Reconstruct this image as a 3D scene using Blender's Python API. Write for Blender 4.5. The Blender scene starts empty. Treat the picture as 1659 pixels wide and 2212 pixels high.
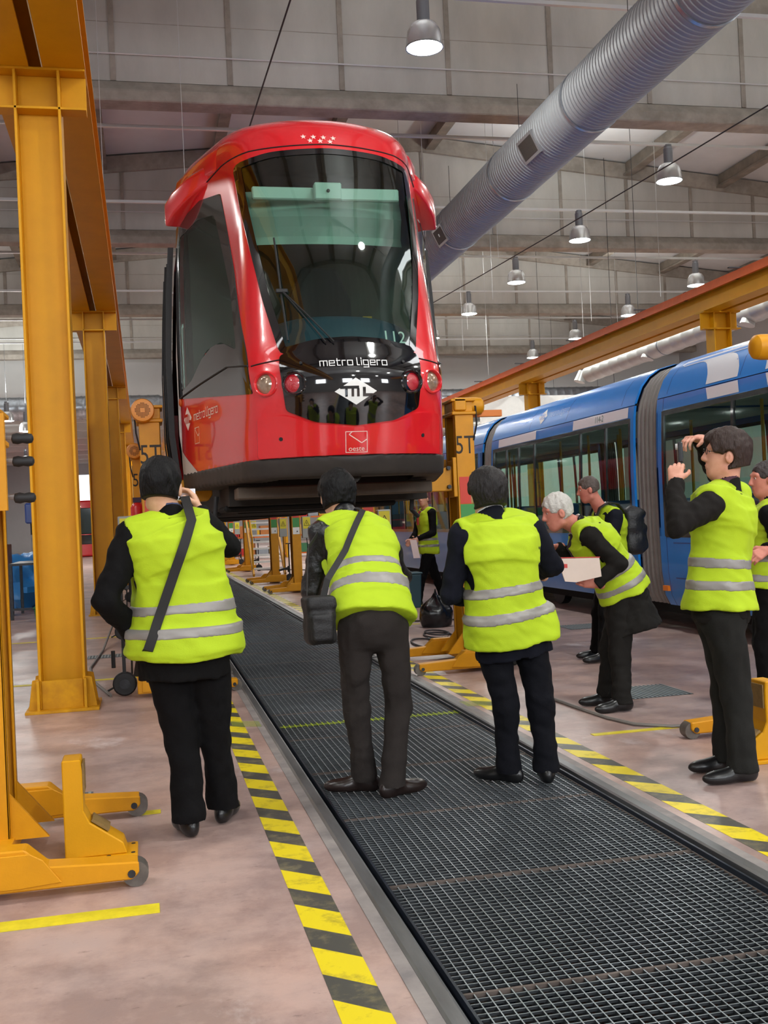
import bpy, bmesh, math, random
import numpy as np
from mathutils import Vector, Matrix
random.seed(7); np.random.seed(7)
S = bpy.context.scene
C = S.collection
PI = math.pi

# ---------------------------------------------------------------- camera
cam = bpy.data.cameras.new('camera'); cam_o = bpy.data.objects.new('camera', cam); C.objects.link(cam_o)
_yaw, _pitch, _roll = .219942, .0063274, -.045684
_f = Vector((math.sin(_yaw)*math.cos(_pitch), math.cos(_yaw)*math.cos(_pitch), math.sin(_pitch)))
_r = Vector((math.cos(_yaw), -math.sin(_yaw), 0)); _u = _r.cross(_f)
_r2 = math.cos(_roll)*_r + math.sin(_roll)*_u; _u2 = -math.sin(_roll)*_r + math.cos(_roll)*_u
_m = Matrix((_r2, _u2, -_f)).transposed().to_4x4(); _m.translation = (0, 0, 1.45)
cam_o.matrix_world = _m
cam.sensor_fit = 'VERTICAL'; cam.sensor_height = 36.0; cam.lens = 2321.23/2212*36
cam.clip_start = .05; cam.clip_end = 400
S.camera = cam_o

# ---------------------------------------------------------------- world, light, exposure
W = bpy.data.worlds.new('world'); S.world = W; W.use_nodes = True
W.node_tree.nodes['Background'].inputs[0].default_value = (.80, .88, 1, 1)
W.node_tree.nodes['Background'].inputs[1].default_value = 2.5
LAMP_W = 240.0          # each high-bay lamp
REAR_FILL_W = 500.0        # fill from unseen windows added behind the camera
S.view_settings.view_transform = 'Standard'; S.view_settings.look = 'None'
S.view_settings.gamma = 1; S.view_settings.use_curve_mapping = False
S.view_settings.exposure = -0.2
def area_light(name, loc, size, size_y, watts, col, rot=(0, 0, 0), shape='RECTANGLE', spread=PI):
    l = bpy.data.lights.new(name, 'AREA'); l.shape = shape; l.size = size; l.size_y = size_y
    l.energy = watts; l.color = col; l.spread = spread
    o = bpy.data.objects.new(name, l); o.location = loc; o.rotation_euler = rot; C.objects.link(o); return o
for wx in (-5.5, 3.2, 9.4, 18):
    area_light('window_daylight', (wx, -13.8, 6.4), 3.0, 2.6, REAR_FILL_W, (.9, .95, 1), (PI/2, 0, 0))

# ---------------------------------------------------------------- helpers
def lin(c):
    return tuple((v/12.92 if v <= .04045 else ((v+.055)/1.055)**2.4) for v in c)
def rgb(r, g, b): return lin((r/255, g/255, b/255))
MATS = {}
def mat(name, col, rough=.5, metal=0., var=0., vscale=6., bump=0., bscale=40., col2=None, spec=.5, coat=0., alpha=1., stretch=(1, 1, 1), detail=5.):
    """principled surface with procedural colour variation and fine relief"""
    if name in MATS: return MATS[name]
    m = bpy.data.materials.new(name); m.use_nodes = True; MATS[name] = m
    n = m.node_tree.nodes; L = m.node_tree.links; b = n['Principled BSDF']
    b.inputs['Roughness'].default_value = rough; b.inputs['Metallic'].default_value = metal
    b.inputs['Specular IOR Level'].default_value = spec
    b.inputs['Coat Weight'].default_value = coat; b.inputs['Coat Roughness'].default_value = .04
    b.inputs['Base Color'].default_value = (*col, 1)
    if alpha < 1: b.inputs['Alpha'].default_value = alpha
    m.diffuse_color = (*col, 1)
    if var or col2 or bump:
        tc = n.new('ShaderNodeTexCoord'); mp = n.new('ShaderNodeMapping'); mp.inputs['Scale'].default_value = stretch
        L.new(tc.outputs['Object'], mp.inputs[0])
        if var or col2:
            nz = n.new('ShaderNodeTexNoise'); nz.inputs['Scale'].default_value = vscale; nz.inputs['Detail'].default_value = detail
            nz.inputs['Roughness'].default_value = .62
            L.new(mp.outputs[0], nz.inputs['Vector'])
            rp = n.new('ShaderNodeValToRGB'); rp.color_ramp.elements[0].position = .36; rp.color_ramp.elements[1].position = .66
            c2 = col2 if col2 else tuple(v*(1-var) for v in col)
            rp.color_ramp.elements[0].color = (*c2, 1); rp.color_ramp.elements[1].color = (*col, 1)
            L.new(nz.outputs['Fac'], rp.inputs[0]); L.new(rp.outputs[0], b.inputs['Base Color'])
        if bump:
            n2 = n.new('ShaderNodeTexNoise'); n2.inputs['Scale'].default_value = bscale; n2.inputs['Detail'].default_value = 4
            L.new(mp.outputs[0], n2.inputs['Vector'])
            bp = n.new('ShaderNodeBump'); bp.inputs['Strength'].default_value = bump; bp.inputs['Distance'].default_value = .01
            L.new(n2.outputs['Fac'], bp.inputs['Height']); L.new(bp.outputs[0], b.inputs['Normal'])
    return m
def glass_mat(name, tint, through=.55, rough=.03, grazing=.9):
    """tinted pane: part of the light passes, the rest reflects"""
    if name in MATS: return MATS[name]
    m = bpy.data.materials.new(name); m.use_nodes = True; MATS[name] = m
    n = m.node_tree.nodes; L = m.node_tree.links; n.remove(n['Principled BSDF'])
    tr = n.new('ShaderNodeBsdfTransparent'); tr.inputs[0].default_value = (*tint, 1)
    gl = n.new('ShaderNodeBsdfGlossy'); gl.inputs['Roughness'].default_value = rough; gl.inputs[0].default_value = (.9, .95, .93, 1)
    lw = n.new('ShaderNodeLayerWeight'); lw.inputs[0].default_value = .5
    pw = n.new('ShaderNodeMath'); pw.operation = 'POWER'; pw.inputs[1].default_value = 5.; L.new(lw.outputs['Facing'], pw.inputs[0])
    ma = n.new('ShaderNodeMath'); ma.operation = 'MULTIPLY_ADD'; ma.inputs[1].default_value = grazing; ma.inputs[2].default_value = 1-through
    ma.use_clamp = True; L.new(pw.outputs[0], ma.inputs[0])
    mx = n.new('ShaderNodeMixShader'); L.new(ma.outputs[0], mx.inputs[0]); L.new(tr.outputs[0], mx.inputs[1]); L.new(gl.outputs[0], mx.inputs[2])
    L.new(mx.outputs[0], n['Material Output'].inputs[0]); m.diffuse_color = (*tint, 1)
    return m
def emit_mat(name, col, strength):
    if name in MATS: return MATS[name]
    m = bpy.data.materials.new(name); m.use_nodes = True; MATS[name] = m
    b = m.node_tree.nodes['Principled BSDF']; b.inputs['Base Color'].default_value = (*col, 1)
    b.inputs['Emission Color'].default_value = (*col, 1); b.inputs['Emission Strength'].default_value = strength
    return m
def tag(o, label=None, cat=None, group=None, kind=None):
    if label: o['label'] = label
    if cat: o['category'] = cat
    if group: o['group'] = group
    if kind: o['kind'] = kind
    return o
def thing(name, label, cat, loc=(0, 0, 0), rz=0., group=None, parent=None):
    o = bpy.data.objects.new(name, None); o.empty_display_size = .1; C.objects.link(o)
    o.location = loc; o.rotation_euler = (0, 0, rz)
    if parent: o.parent = parent
    else: tag(o, label, cat, group)
    return o
def copy_tree(o, parent=None):
    c = o.copy(); C.objects.link(c)
    if parent is not None: c.parent = parent
    for ch in list(o.children): copy_tree(ch, c)
    return c
class MB:
    """collects shapes, builds one mesh object"""
    def __init__(s, mats=None): s.v = []; s.f = []; s.mi = []; s.k = 0
    def add(s, vs, fs):
        o = len(s.v); s.v += [tuple(v) for v in vs]; s.f += [tuple(i+o for i in f) for f in fs]; s.mi += [s.k]*len(fs); return s
    def box(s, x0, x1, y0, y1, z0, z1, M=None):
        vs = [(x, y, z) for z in (z0, z1) for y in (y0, y1) for x in (x0, x1)]
        if M is not None: vs = [M @ Vector(v) for v in vs]
        return s.add(vs, [(0, 2, 3, 1), (4, 5, 7, 6), (0, 1, 5, 4), (2, 6, 7, 3), (0, 4, 6, 2), (1, 3, 7, 5)])
    def bar(s, a, b, w, h, up=(0, 0, 1)):
        """rectangular bar from a to b, width w across, height h along up"""
        a = Vector(a); b = Vector(b); d = (b-a).normalized(); up = Vector(up)
        if abs(d.dot(up)) > .99: up = Vector((0, 1, 0))
        r = d.cross(up).normalized(); u = r.cross(d)
        vs = []
        for p in (a, b):
            for su, sr in ((-1, -1), (-1, 1), (1, 1), (1, -1)): vs.append(p+r*sr*w/2+u*su*h/2)
        return s.add(vs, [(0, 1, 2, 3), (7, 6, 5, 4), (0, 4, 5, 1), (1, 5, 6, 2), (2, 6, 7, 3), (3, 7, 4, 0)])
    def cyl(s, a, b, r0, r1=None, n=16, caps=True):
        a = Vector(a); b = Vector(b); r1 = r0 if r1 is None else r1; d = (b-a).normalized()
        t = Vector((0, 0, 1)) if abs(d.z) < .9 else Vector((1, 0, 0)); u = d.cross(t).normalized(); w = d.cross(u)
        vs = []
        for p, r in ((a, r0), (b, r1)):
            for i in range(n): q = 2*PI*i/n; vs.append(p+(u*math.cos(q)+w*math.sin(q))*r)
        fs = [(i, i+n, (i+1) % n+n, (i+1) % n) for i in range(n)]
        if caps: fs += [tuple(range(n)), tuple(reversed(range(n, 2*n)))]
        return s.add(vs, fs)
    def tube(s, pts, r, n=8):
        pts = [Vector(p) for p in pts]; vs = []; m = len(pts)
        u = None
        for i, p in enumerate(pts):
            d = (pts[min(i+1, m-1)]-pts[max(i-1, 0)]).normalized()
            if u is None: u = d.cross(Vector((0, 0, 1)) if abs(d.z) < .9 else Vector((1, 0, 0))).normalized()
            u = (u-d*u.dot(d)).normalized(); w = d.cross(u)
            rr = r[i] if isinstance(r, (list, tuple)) else r
            for j in range(n): q = 2*PI*j/n; vs.append(p+(u*math.cos(q)+w*math.sin(q))*rr)
        fs = [(i*n+j, i*n+(j+1) % n, (i+1)*n+(j+1) % n, (i+1)*n+j) for i in range(m-1) for j in range(n)]
        fs += [tuple(reversed(range(n))), tuple(range((m-1)*n, m*n))]
        return s.add(vs, fs)
    def lathe(s, prof, n=24, o=(0, 0, 0), axis='Z', cap=True):
        vs = []; o = Vector(o)
        for r, z in prof:
            for j in range(n):
                q = 2*PI*j/n; c, t = r*math.cos(q), r*math.sin(q)
                vs.append(o+Vector((c, t, z) if axis == 'Z' else ((z, c, t) if axis == 'X' else (t, z, c))))
        m = len(prof)
        fs = [(i*n+j, i*n+(j+1) % n, (i+1)*n+(j+1) % n, (i+1)*n+j) for i in range(m-1) for j in range(n)]
        if cap: fs += [tuple(reversed(range(n))), tuple(range((m-1)*n, m*n))]
        return s.add(vs, fs)
    def prism(s, poly, a, b, axis='Y'):
        """extrude a 2-D outline: axis Y -> (x,z) outline, X -> (y,z), Z -> (x,y)"""
        def P(p, t): return (p[0], t, p[1]) if axis == 'Y' else ((t, p[0], p[1]) if axis == 'X' else (p[0], p[1], t))
        n = len(poly); vs = [P(p, a) for p in poly]+[P(p, b) for p in poly]
        return s.add(vs, [tuple(range(n)), tuple(reversed(range(n, 2*n)))]+[(i, i+n, (i+1) % n+n, (i+1) % n) for i in range(n)])
    def grid(s, fn, nu, nv):
        vs = [fn(i/nu, j/nv) for j in range(nv+1) for i in range(nu+1)]
        return s.add(vs, [(j*(nu+1)+i, j*(nu+1)+i+1, (j+1)*(nu+1)+i+1, (j+1)*(nu+1)+i) for j in range(nv) for i in range(nu)])
    def ellipsoid(s, c, r, nu=16, nv=10):
        vs = []
        for j in range(nv+1):
            ph = PI*j/nv
            for i in range(nu):
                q = 2*PI*i/nu; vs.append((c[0]+r[0]*math.sin(ph)*math.cos(q), c[1]+r[1]*math.sin(ph)*math.sin(q), c[2]+r[2]*math.cos(ph)))
        return s.add(vs, [(j*nu+i, (j+1)*nu+i, (j+1)*nu+(i+1) % nu, j*nu+(i+1) % nu) for j in range(nv) for i in range(nu)])
    def mesh(s, name, bevel=0., seg=1, smooth=None, fix=True):
        me = bpy.data.meshes.new(name); me.from_pydata(s.v, [], s.f)
        bm = bmesh.new(); bm.from_mesh(me)
        if max(s.mi, default=0) > 0:
            bm.faces.ensure_lookup_table()
            for f, k in zip(bm.faces, s.mi): f.material_index = k
        if fix:
            bmesh.ops.recalc_face_normals(bm, faces=bm.faces)
        if bevel:
            es = [e for e in bm.edges if len(e.link_faces) == 2 and e.calc_face_angle(0) > .6]
            bmesh.ops.bevel(bm, geom=es, offset=bevel, segments=seg, affect='EDGES', profile=.6)
        bm.to_mesh(me); bm.free()
        if smooth is not None: shade(me, smooth)
        return me
    def build(s, name, m, parent=None, bevel=0., seg=1, smooth=None, fix=True, loc=None, rz=0.):
        me = s.mesh(name, bevel, seg, smooth, fix)
        for q in (m if isinstance(m, (list, tuple)) else [m]): me.materials.append(q)
        return link(name, me, parent, loc, rz)
def link(name, me, parent=None, loc=None, rz=0.):
    o = bpy.data.objects.new(name, me); C.objects.link(o)
    if parent is not None: o.parent = parent
    if loc is not None: o.location = loc
    if rz: o.rotation_euler = (0, 0, rz)
    return o
def shade(me, ang=.6):
    for p in me.polygons: p.use_smooth = True
    me.set_sharp_from_angle(angle=ang)
def struct(name, mb, m, **k):
    o = mb.build(name, m, **k)
    if k.get('parent') is None: o['kind'] = 'structure'
    return o
def text_mesh(txt, size=1., shear=0., spacing=1., depth=0.):
    cu = bpy.data.curves.new('t', 'FONT'); cu.body = txt; cu.size = size; cu.align_x = 'CENTER'; cu.align_y = 'CENTER'
    cu.shear = shear; cu.space_character = spacing; cu.resolution_u = 3; cu.extrude = depth
    o = bpy.data.objects.new('t', cu); C.objects.link(o)
    dg = bpy.context.evaluated_depsgraph_get(); me = bpy.data.meshes.new_from_object(o.evaluated_get(dg))
    bpy.data.objects.remove(o); bpy.data.curves.remove(cu); me.materials.clear(); return me
def text_obj(txt, size, m, parent, M, name='lettering', bold=0., sx=1., **k):
    me = text_mesh(txt, size, **k)
    if sx != 1.: me.transform(Matrix.Diagonal((sx, 1, 1, 1)))
    me.transform(M); me.materials.append(m); return link(name, me, parent)
def frame(o, r, u):
    """matrix with columns r (right), u (up), r x u (out), at o"""
    r = Vector(r).normalized(); u = Vector(u).normalized(); w = r.cross(u)
    M = Matrix((r, u, w)).transposed().to_4x4(); M.translation = o; return M

# ---------------------------------------------------------------- materials
YEL = mat('yellow paint', rgb(214, 152, 6), .48, var=.10, vscale=2.5, bump=.05, bscale=120, spec=.3)
YELJ = mat('orange yellow jack paint', rgb(214, 146, 8), .45, var=.12, vscale=5, bump=.05, bscale=120, spec=.35)
YELD = mat('worn yellow paint', rgb(214, 156, 16), .55, var=.3, vscale=7, col2=rgb(190, 132, 18), spec=.3)
STEEL = mat('dark steel', rgb(62, 64, 68), .45, .6, var=.35, vscale=18)
GALV = mat('galvanised steel', rgb(178, 184, 192), .32, .85, var=.25, vscale=9)
BLACK = mat('black rubber', rgb(26, 26, 28), .6, var=.3, vscale=20)
PBLACK = mat('glossy black paint', rgb(9, 10, 14), .06, coat=1.)
WHITE = mat('white paint', rgb(232, 232, 228), .4, var=.06)
GREYP = mat('grey enamel', rgb(150, 150, 142), .4, var=.08)
CONC = mat('grey concrete', rgb(192, 190, 184), .85, var=.22, vscale=.8, bump=.25, bscale=8, stretch=(1, 1, .35), detail=9)
CONCD = mat('stained concrete', rgb(166, 158, 148), .9, var=.35, vscale=2.2, bump=.3, bscale=14, detail=9)
ROOFP = mat('pale roof panel', rgb(206, 206, 206), .8, var=.10, vscale=.7)
WIRE = mat('dark cable', rgb(40, 38, 40), .6)
PALEW = mat('pale conduit', rgb(205, 205, 205), .4, .3)
RED = mat('tram red paint', rgb(216, 28, 38), .22, var=.05, vscale=3, coat=.9)
BLUE = mat('tram blue paint', rgb(22, 132, 224), .32, var=.04, vscale=2, coat=.35)
DBLUE = mat('dark blue paint', rgb(22, 62, 142), .3, coat=.5)
GREENPL = mat('green plate', rgb(62, 142, 70), .5)
REDPL = mat('red plate', rgb(206, 62, 44), .5)
# ---------------------------------------------------------------- floor, pit and markings
def floor_material():
    m = bpy.data.materials.new('pink painted concrete floor'); m.use_nodes = True
    n = m.node_tree.nodes; L = m.node_tree.links; b = n['Principled BSDF']
    tc = n.new('ShaderNodeTexCoord')
    def noise(sc, det, stretch=(1, 1, 1), rough=.6):
        mp = n.new('ShaderNodeMapping'); mp.inputs['Scale'].default_value = stretch; L.new(tc.outputs['Object'], mp.inputs[0])
        z = n.new('ShaderNodeTexNoise'); z.inputs['Scale'].default_value = sc; z.inputs['Detail'].default_value = det
        z.inputs['Roughness'].default_value = rough; L.new(mp.outputs[0], z.inputs['Vector']); return z.outputs['Fac']
    def ramp(src, p0, c0, p1, c1):
        r = n.new('ShaderNodeValToRGB'); e = r.color_ramp.elements; e[0].position = p0; e[1].position = p1
        e[0].color = (*c0, 1); e[1].color = (*c1, 1); L.new(src, r.inputs[0]); return r.outputs[0]
    def mix(a, bb, fac, mode='MIX'):
        x = n.new('ShaderNodeMix'); x.data_type = 'RGBA'; x.blend_type = mode
        if isinstance(fac, float): x.inputs[0].default_value = fac
        else: L.new(fac, x.inputs[0])
        L.new(a, x.inputs[6]); L.new(bb, x.inputs[7]); return x.outputs[2]
    base = ramp(noise(.8, 8), .36, rgb(174, 154, 150), .64, rgb(196, 164, 152))
    grime = ramp(noise(1.7, 9, rough=.7), .42, rgb(176, 168, 170), .60, rgb(255, 255, 255))
    c = mix(base, grime, .6, 'MULTIPLY')
    scuff = ramp(noise(9, 7, (1, 2.4, 1), .75), .27, rgb(120, 110, 112), .40, rgb(255, 255, 255))
    c = mix(c, scuff, .7, 'MULTIPLY')
    pale = ramp(noise(1.1, 8, (1.3, .8, 1), .65), .60, (0, 0, 0), .74, (1, 1, 1))
    pc = n.new('ShaderNodeRGB'); pc.outputs[0].default_value = (*rgb(216, 204, 204), 1)
    c = mix(c, pc.outputs[0], pale)
    L.new(c, b.inputs['Base Color'])
    rr = n.new('ShaderNodeMapRange'); rr.inputs[3].default_value = .24; rr.inputs[4].default_value = .48
    L.new(noise(2.3, 6), rr.inputs[0]); L.new(rr.outputs[0], b.inputs['Roughness'])
    bp = n.new('ShaderNodeBump'); bp.inputs['Strength'].default_value = .08; bp.inputs['Distance'].default_value = .01
    L.new(noise(30, 4), bp.inputs['Height']); L.new(bp.outputs[0], b.inputs['Normal'])
    return m
FLOOR = floor_material()
X0, X1, Y0, Y1 = -12., 28., -14., 92.
PL, PR = .78, 2.32
m = MB()
def drain_slab(mb):
    mb.box(X0, PL, Y0, Y1, -.25, 0); mb.box(PR, X1, Y0, Y1, -.25, 0)
drain_slab(m)
floor = struct('floor', m, FLOOR)
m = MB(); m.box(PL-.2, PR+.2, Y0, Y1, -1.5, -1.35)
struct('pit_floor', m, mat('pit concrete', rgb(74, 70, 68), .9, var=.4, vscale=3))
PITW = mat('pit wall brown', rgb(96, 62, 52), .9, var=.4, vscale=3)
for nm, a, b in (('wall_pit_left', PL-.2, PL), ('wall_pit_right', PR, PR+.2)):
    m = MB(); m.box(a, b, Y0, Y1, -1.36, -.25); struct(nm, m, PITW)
# rails let into the pit edges
RAILM = mat('dusty rail steel', rgb(122, 122, 124), .42, .5, var=.4, vscale=9, stretch=(1, .15, 1))
EDGE = mat('dirty grey floor edge', rgb(150, 142, 138), .7, var=.3, vscale=4, col2=rgb(118, 112, 112))
for side, a in (('left', .78), ('right', 2.255)):
    r = thing('track_rail', 'grey steel rail let into the %s edge of the inspection pit' % side, 'rail', (a+.0325, 0, 0), group='rails of the pit track')
    m = MB(); m.prism([(-.0325, -.045), (.0325, -.045), (.0325, .004), (.022, .010), (-.022, .010), (-.0325, .004)], Y0+.5, 60)
    m.build('rail_head', RAILM, r)
    m = MB(); m.box(-.009, .009, Y0+.5, 60, -.14, -.045); m.build('rail_web', STEEL, r)
    m = MB(); m.prism([(-.055, -.16), (.055, -.16), (.055, -.148), (.01, -.14), (-.01, -.14), (-.055, -.148)], Y0+.5, 60); m.build('rail_foot', STEEL, r)
    for k in range(11):
        m = MB(); y = 1.4+k*1.25; s = 1 if side == 'left' else -1
        m.box(-.05, .05, y-.05, y+.05, -1.35, -.16); m.build('pit_post', STEEL, r)
    m = MB(); m.box(a+(-.05 if side == 'left' else .0655), a+(-.0005 if side == 'left' else .115), Y0, 70, 0, .003)
    o = m.build('trim_1' if side == 'left' else 'trim_2', EDGE); o['kind'] = 'structure'
# grating over the pit: load bars along the track, cross bars, a frame; each panel an object
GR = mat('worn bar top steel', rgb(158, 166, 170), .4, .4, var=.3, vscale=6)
GRD = mat('greasy bar side', rgb(52, 56, 60), .6, .3, var=.3, vscale=6)  # bar sides get a darker steel than the bar tops
GRF = mat('rusty grating frame steel', rgb(112, 100, 94), .55, .3, var=.4, vscale=8)
GL, GRR = .885, 2.215
gr = thing('pit_grating', 'dark steel walkway grating covering the inspection pit between the rails', 'grating', (1.55, 0, -.02))
PW, PLN = GRR-GL, 1.018
def grating_mesh(fine):
    m = MB(); nb, nc = 33, 30
    for i in range(nb+1):
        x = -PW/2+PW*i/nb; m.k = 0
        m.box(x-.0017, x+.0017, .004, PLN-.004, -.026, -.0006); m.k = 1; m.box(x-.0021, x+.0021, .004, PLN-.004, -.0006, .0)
    for j in range(nc+1):
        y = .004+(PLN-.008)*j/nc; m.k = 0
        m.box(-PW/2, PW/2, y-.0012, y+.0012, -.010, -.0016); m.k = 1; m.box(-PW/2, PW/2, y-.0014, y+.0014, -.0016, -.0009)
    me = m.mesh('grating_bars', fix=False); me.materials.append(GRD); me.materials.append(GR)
    f = MB()
    for x in (-PW/2, PW/2-.006): f.box(x, x+.006, .003, PLN-.003, -.034, .0005)
    for y in (.002, PLN-.007): f.box(-PW/2, PW/2, y, y+.005, -.034, .0005)
    fe = f.mesh('grating_frame', fix=False); fe.materials.append(GRF)
    return me, fe
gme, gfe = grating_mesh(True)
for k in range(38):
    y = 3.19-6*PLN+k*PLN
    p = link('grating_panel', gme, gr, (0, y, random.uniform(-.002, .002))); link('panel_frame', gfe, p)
m = MB()
for x in (GL-.012, GRR-.03): m.box(x, x+.042, -4, 40, -.07, -.056); 
m.box(GL-.014, GL-.004, -4, 40, -.07, .0); m.box(GRR+.004, GRR+.014, -4, 40, -.07, .0)
for k in range(44): y = -3.9+k*PLN; m.box(GL, GRR, y-.02, y+.02, -.09, -.056)
o = m.build('support_frame', mat('blue grey angle steel', rgb(44, 52, 66), .4, .5, var=.3), None); o.parent = gr; o.location = (-1.55, 0, .02)
# far, dust covered part of the pit cover
m = MB(); m.box(GL, GRR, 3.19+32*PLN, 60, -.05, -.02)
tag(m.build('pit_cover', mat('dark checker plate', rgb(58, 62, 70), .4, .5, var=.25, vscale=12)), 'dark flat steel plates covering the far end of the inspection pit', 'cover plate')
# yellow spray line across pit and floor
SPR = mat('lime spray paint', rgb(176, 190, 60), .7, var=.3, vscale=30, alpha=.35)
for a, b, nm in ((.56, .76, 'left'), (2.33, 2.62, 'right')):
    m = MB(); m.add([(a, 7.82, .0042), (b, 7.72, .0042), (b, 7.95, .0042), (a, 8.06, .0042)], [(0, 1, 2, 3)])
    tag(m.build('spray_mark', SPR), 'faint lime green spray paint smear on the floor at the %s pit edge' % nm, 'paint mark')
m = MB()
for i in range(34):
    x = GL+PW*i/33; (i < 33 and m.box(x, x+PW/33, 7.735, 7.742, -.0208, -.0198), i < 33 and m.box(x, x+PW/33, 7.768, 7.775, -.0208, -.0198)); m.box(x-.0032, x+.0032, 7.70, 7.82, -.0198, -.0180)
o = m.build('spray_line', mat('lime spray on steel', rgb(178, 200, 30), .6, var=.25, vscale=20)); o.location.z = .0
o.parent = gr; o.location = (-1.55, 0, .02)

# hazard tapes
def hazard(name, period, duty, phase):
    m = bpy.data.materials.new(name); m.use_nodes = True; n = m.node_tree.nodes; L = m.node_tree.links; b = n['Principled BSDF']
    tc = n.new('ShaderNodeTexCoord'); sp = n.new('ShaderNodeSeparateXYZ'); L.new(tc.outputs['Object'], sp.inputs[0])
    def M(op, a, bb):
        q = n.new('ShaderNodeMath'); q.operation = op
        for i, v in enumerate((a, bb)):
            if isinstance(v, (int, float)): q.inputs[i].default_value = v
            else: L.new(v, q.inputs[i])
        return q.outputs[0]
    t = M('ADD', M('ADD', sp.outputs[1], M('MULTIPLY', sp.outputs[0], .95)), phase+200*period)
    fr = M('FRACT', M('DIVIDE', t, period), 0); st = M('LESS_THAN', fr, duty)
    nz = n.new('ShaderNodeTexNoise'); nz.inputs['Scale'].default_value = 7; nz.inputs['Detail'].default_value = 8; nz.inputs['Roughness'].default_value = .7
    L.new(tc.outputs['Object'], nz.inputs['Vector'])
    def ramp(c0, p0, c1, p1):
        r = n.new('ShaderNodeValToRGB'); r.color_ramp.elements[0].color = (*c0, 1); r.color_ramp.elements[1].color = (*c1, 1)
        r.color_ramp.elements[0].position = p0; r.color_ramp.elements[1].position = p1; L.new(nz.outputs['Fac'], r.inputs[0]); return r.outputs[0]
    yel = ramp(rgb(158, 140, 44), .30, rgb(226, 204, 26), .48); blk = ramp(rgb(74, 73, 68), .50, rgb(140, 130, 96), .74)
    x = n.new('ShaderNodeMix'); x.data_type = 'RGBA'; L.new(st, x.inputs[0]); L.new(blk, x.inputs[6]); L.new(yel, x.inputs[7])
    L.new(x.outputs[2], b.inputs['Base Color']); b.inputs['Roughness'].default_value = .45
    return m
for nm, a, b, ph in (('left', .495, .645, -.11-.0), ('right', 2.425, 2.572, -.12)):
    cxm = (a+b)/2
    m = MB(); m.box(a-cxm, b-cxm, -12, 45, 0, .0008)
    mt = hazard('hazard tape %s' % nm, .425, .55, -3.284+.95*(-.075) if nm == 'left' else -4.518-.07)
    tag(m.build('hazard_tape', mt, loc=(cxm, 0, .0005)), 'yellow and black striped warning tape along the %s side of the pit' % nm, 'floor tape', 'striped tapes along the pit')
# plain yellow floor lines
YT = mat('yellow floor line', rgb(232, 214, 40), .5, var=.25, vscale=9)
lines = [((-3., 4.21), (-.005, 4.225), .10, 'yellow floor line in front of the nearest jack on the left', 0),
         ((-.115, 5.66), (.02, 5.66), .07, 'short yellow floor line at the wheel of the nearest left jack', 0),
         ((-3., 10.9), (.1, 10.9), .08, 'yellow floor line beside the left runway column', 0),
         ((-3., 15.2), (.1, 15.2), .08, 'yellow floor line behind the first runway column on the left', 0),
         ((2.75, 6.47), (3.4, 6.47), .06, 'yellow floor line beside the right hand jack roller', 0),
         ((3.3, 11.5), (3.62, 10.2), .05, 'slanting yellow floor line behind the striped tape on the right', 0),
         ((2.9, 10.05), (3.64, 10.2), .05, 'short yellow floor line meeting the slanting line on the right', 0),
         ((3.3, 17.1), (5., 17.1), .08, 'far yellow floor line behind the black refuse bag', 0),
         ((3.0, 14.2), (3.6, 14.2), .06, 'yellow floor line beside the black refuse bag', 0)]
for a, b, w, lb, _ in lines:
    m = MB(); m.bar((a[0], a[1], .0022), (b[0], b[1], .0022), w, .0034)
    tag(m.build('floor_line', YT), lb, 'floor line')
# drains let into the floor
def drain(x, y, w, d, lb, rz=0.):
    t = thing('floor_drain', lb, 'drain', (x, y, .002), rz)
    m = MB(); m.box(-w/2, w/2, -d/2, d/2, 0, .002); m.build('drain_pan', mat('drain dark', rgb(84, 92, 96), .7), t)
    n = int(w/.035)
    g = MB()
    for i in range(n): xx = -w/2+w*(i+.5)/n; g.box(xx-.008, xx+.008, -d/2, d/2, .002, .006)
    g.build('drain_bars', mat('drain steel', rgb(150, 160, 162), .5, .4), t)
drain(3.80, 7.8, .5, .52, 'grey slotted floor drain behind the shoes of the leaning grey haired man')
drain(5.3, 12.5, .6, .5, 'grey floor drain in front of the blue tram')
drain(-.52, 6.08, .36, .3, 'grey floor drain behind the nearest left jack')
drain(-.4, 12.9, .6, .3, 'grey floor drain behind the first runway column')
drain(3.45, 12.2, .5, .5, 'grey floor drain beside the coiled cable')

# ---------------------------------------------------------------- shell: walls, girders, roof
RX, RZ, SL = 8.2, 12.25, .098             # ridge position, height and roof slope (girder tops)
ztop = lambda x: RZ-SL*abs(x-RX)
WALLP = mat('pale wall panel', rgb(196, 196, 196), .7, var=.08, vscale=.5)
m = MB(); m.prism([(Y0, 0), (Y1, 0), (Y1, 12.4), (Y0, 12.4)], X0-.3, X0, 'X'); struct('wall_left', m, WALLP)
m = MB(); m.prism([(Y0, 0), (Y1, 0), (Y1, 12.4), (Y0, 12.4)], X1, X1+.3, 'X'); struct('wall_right', m, WALLP)
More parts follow.
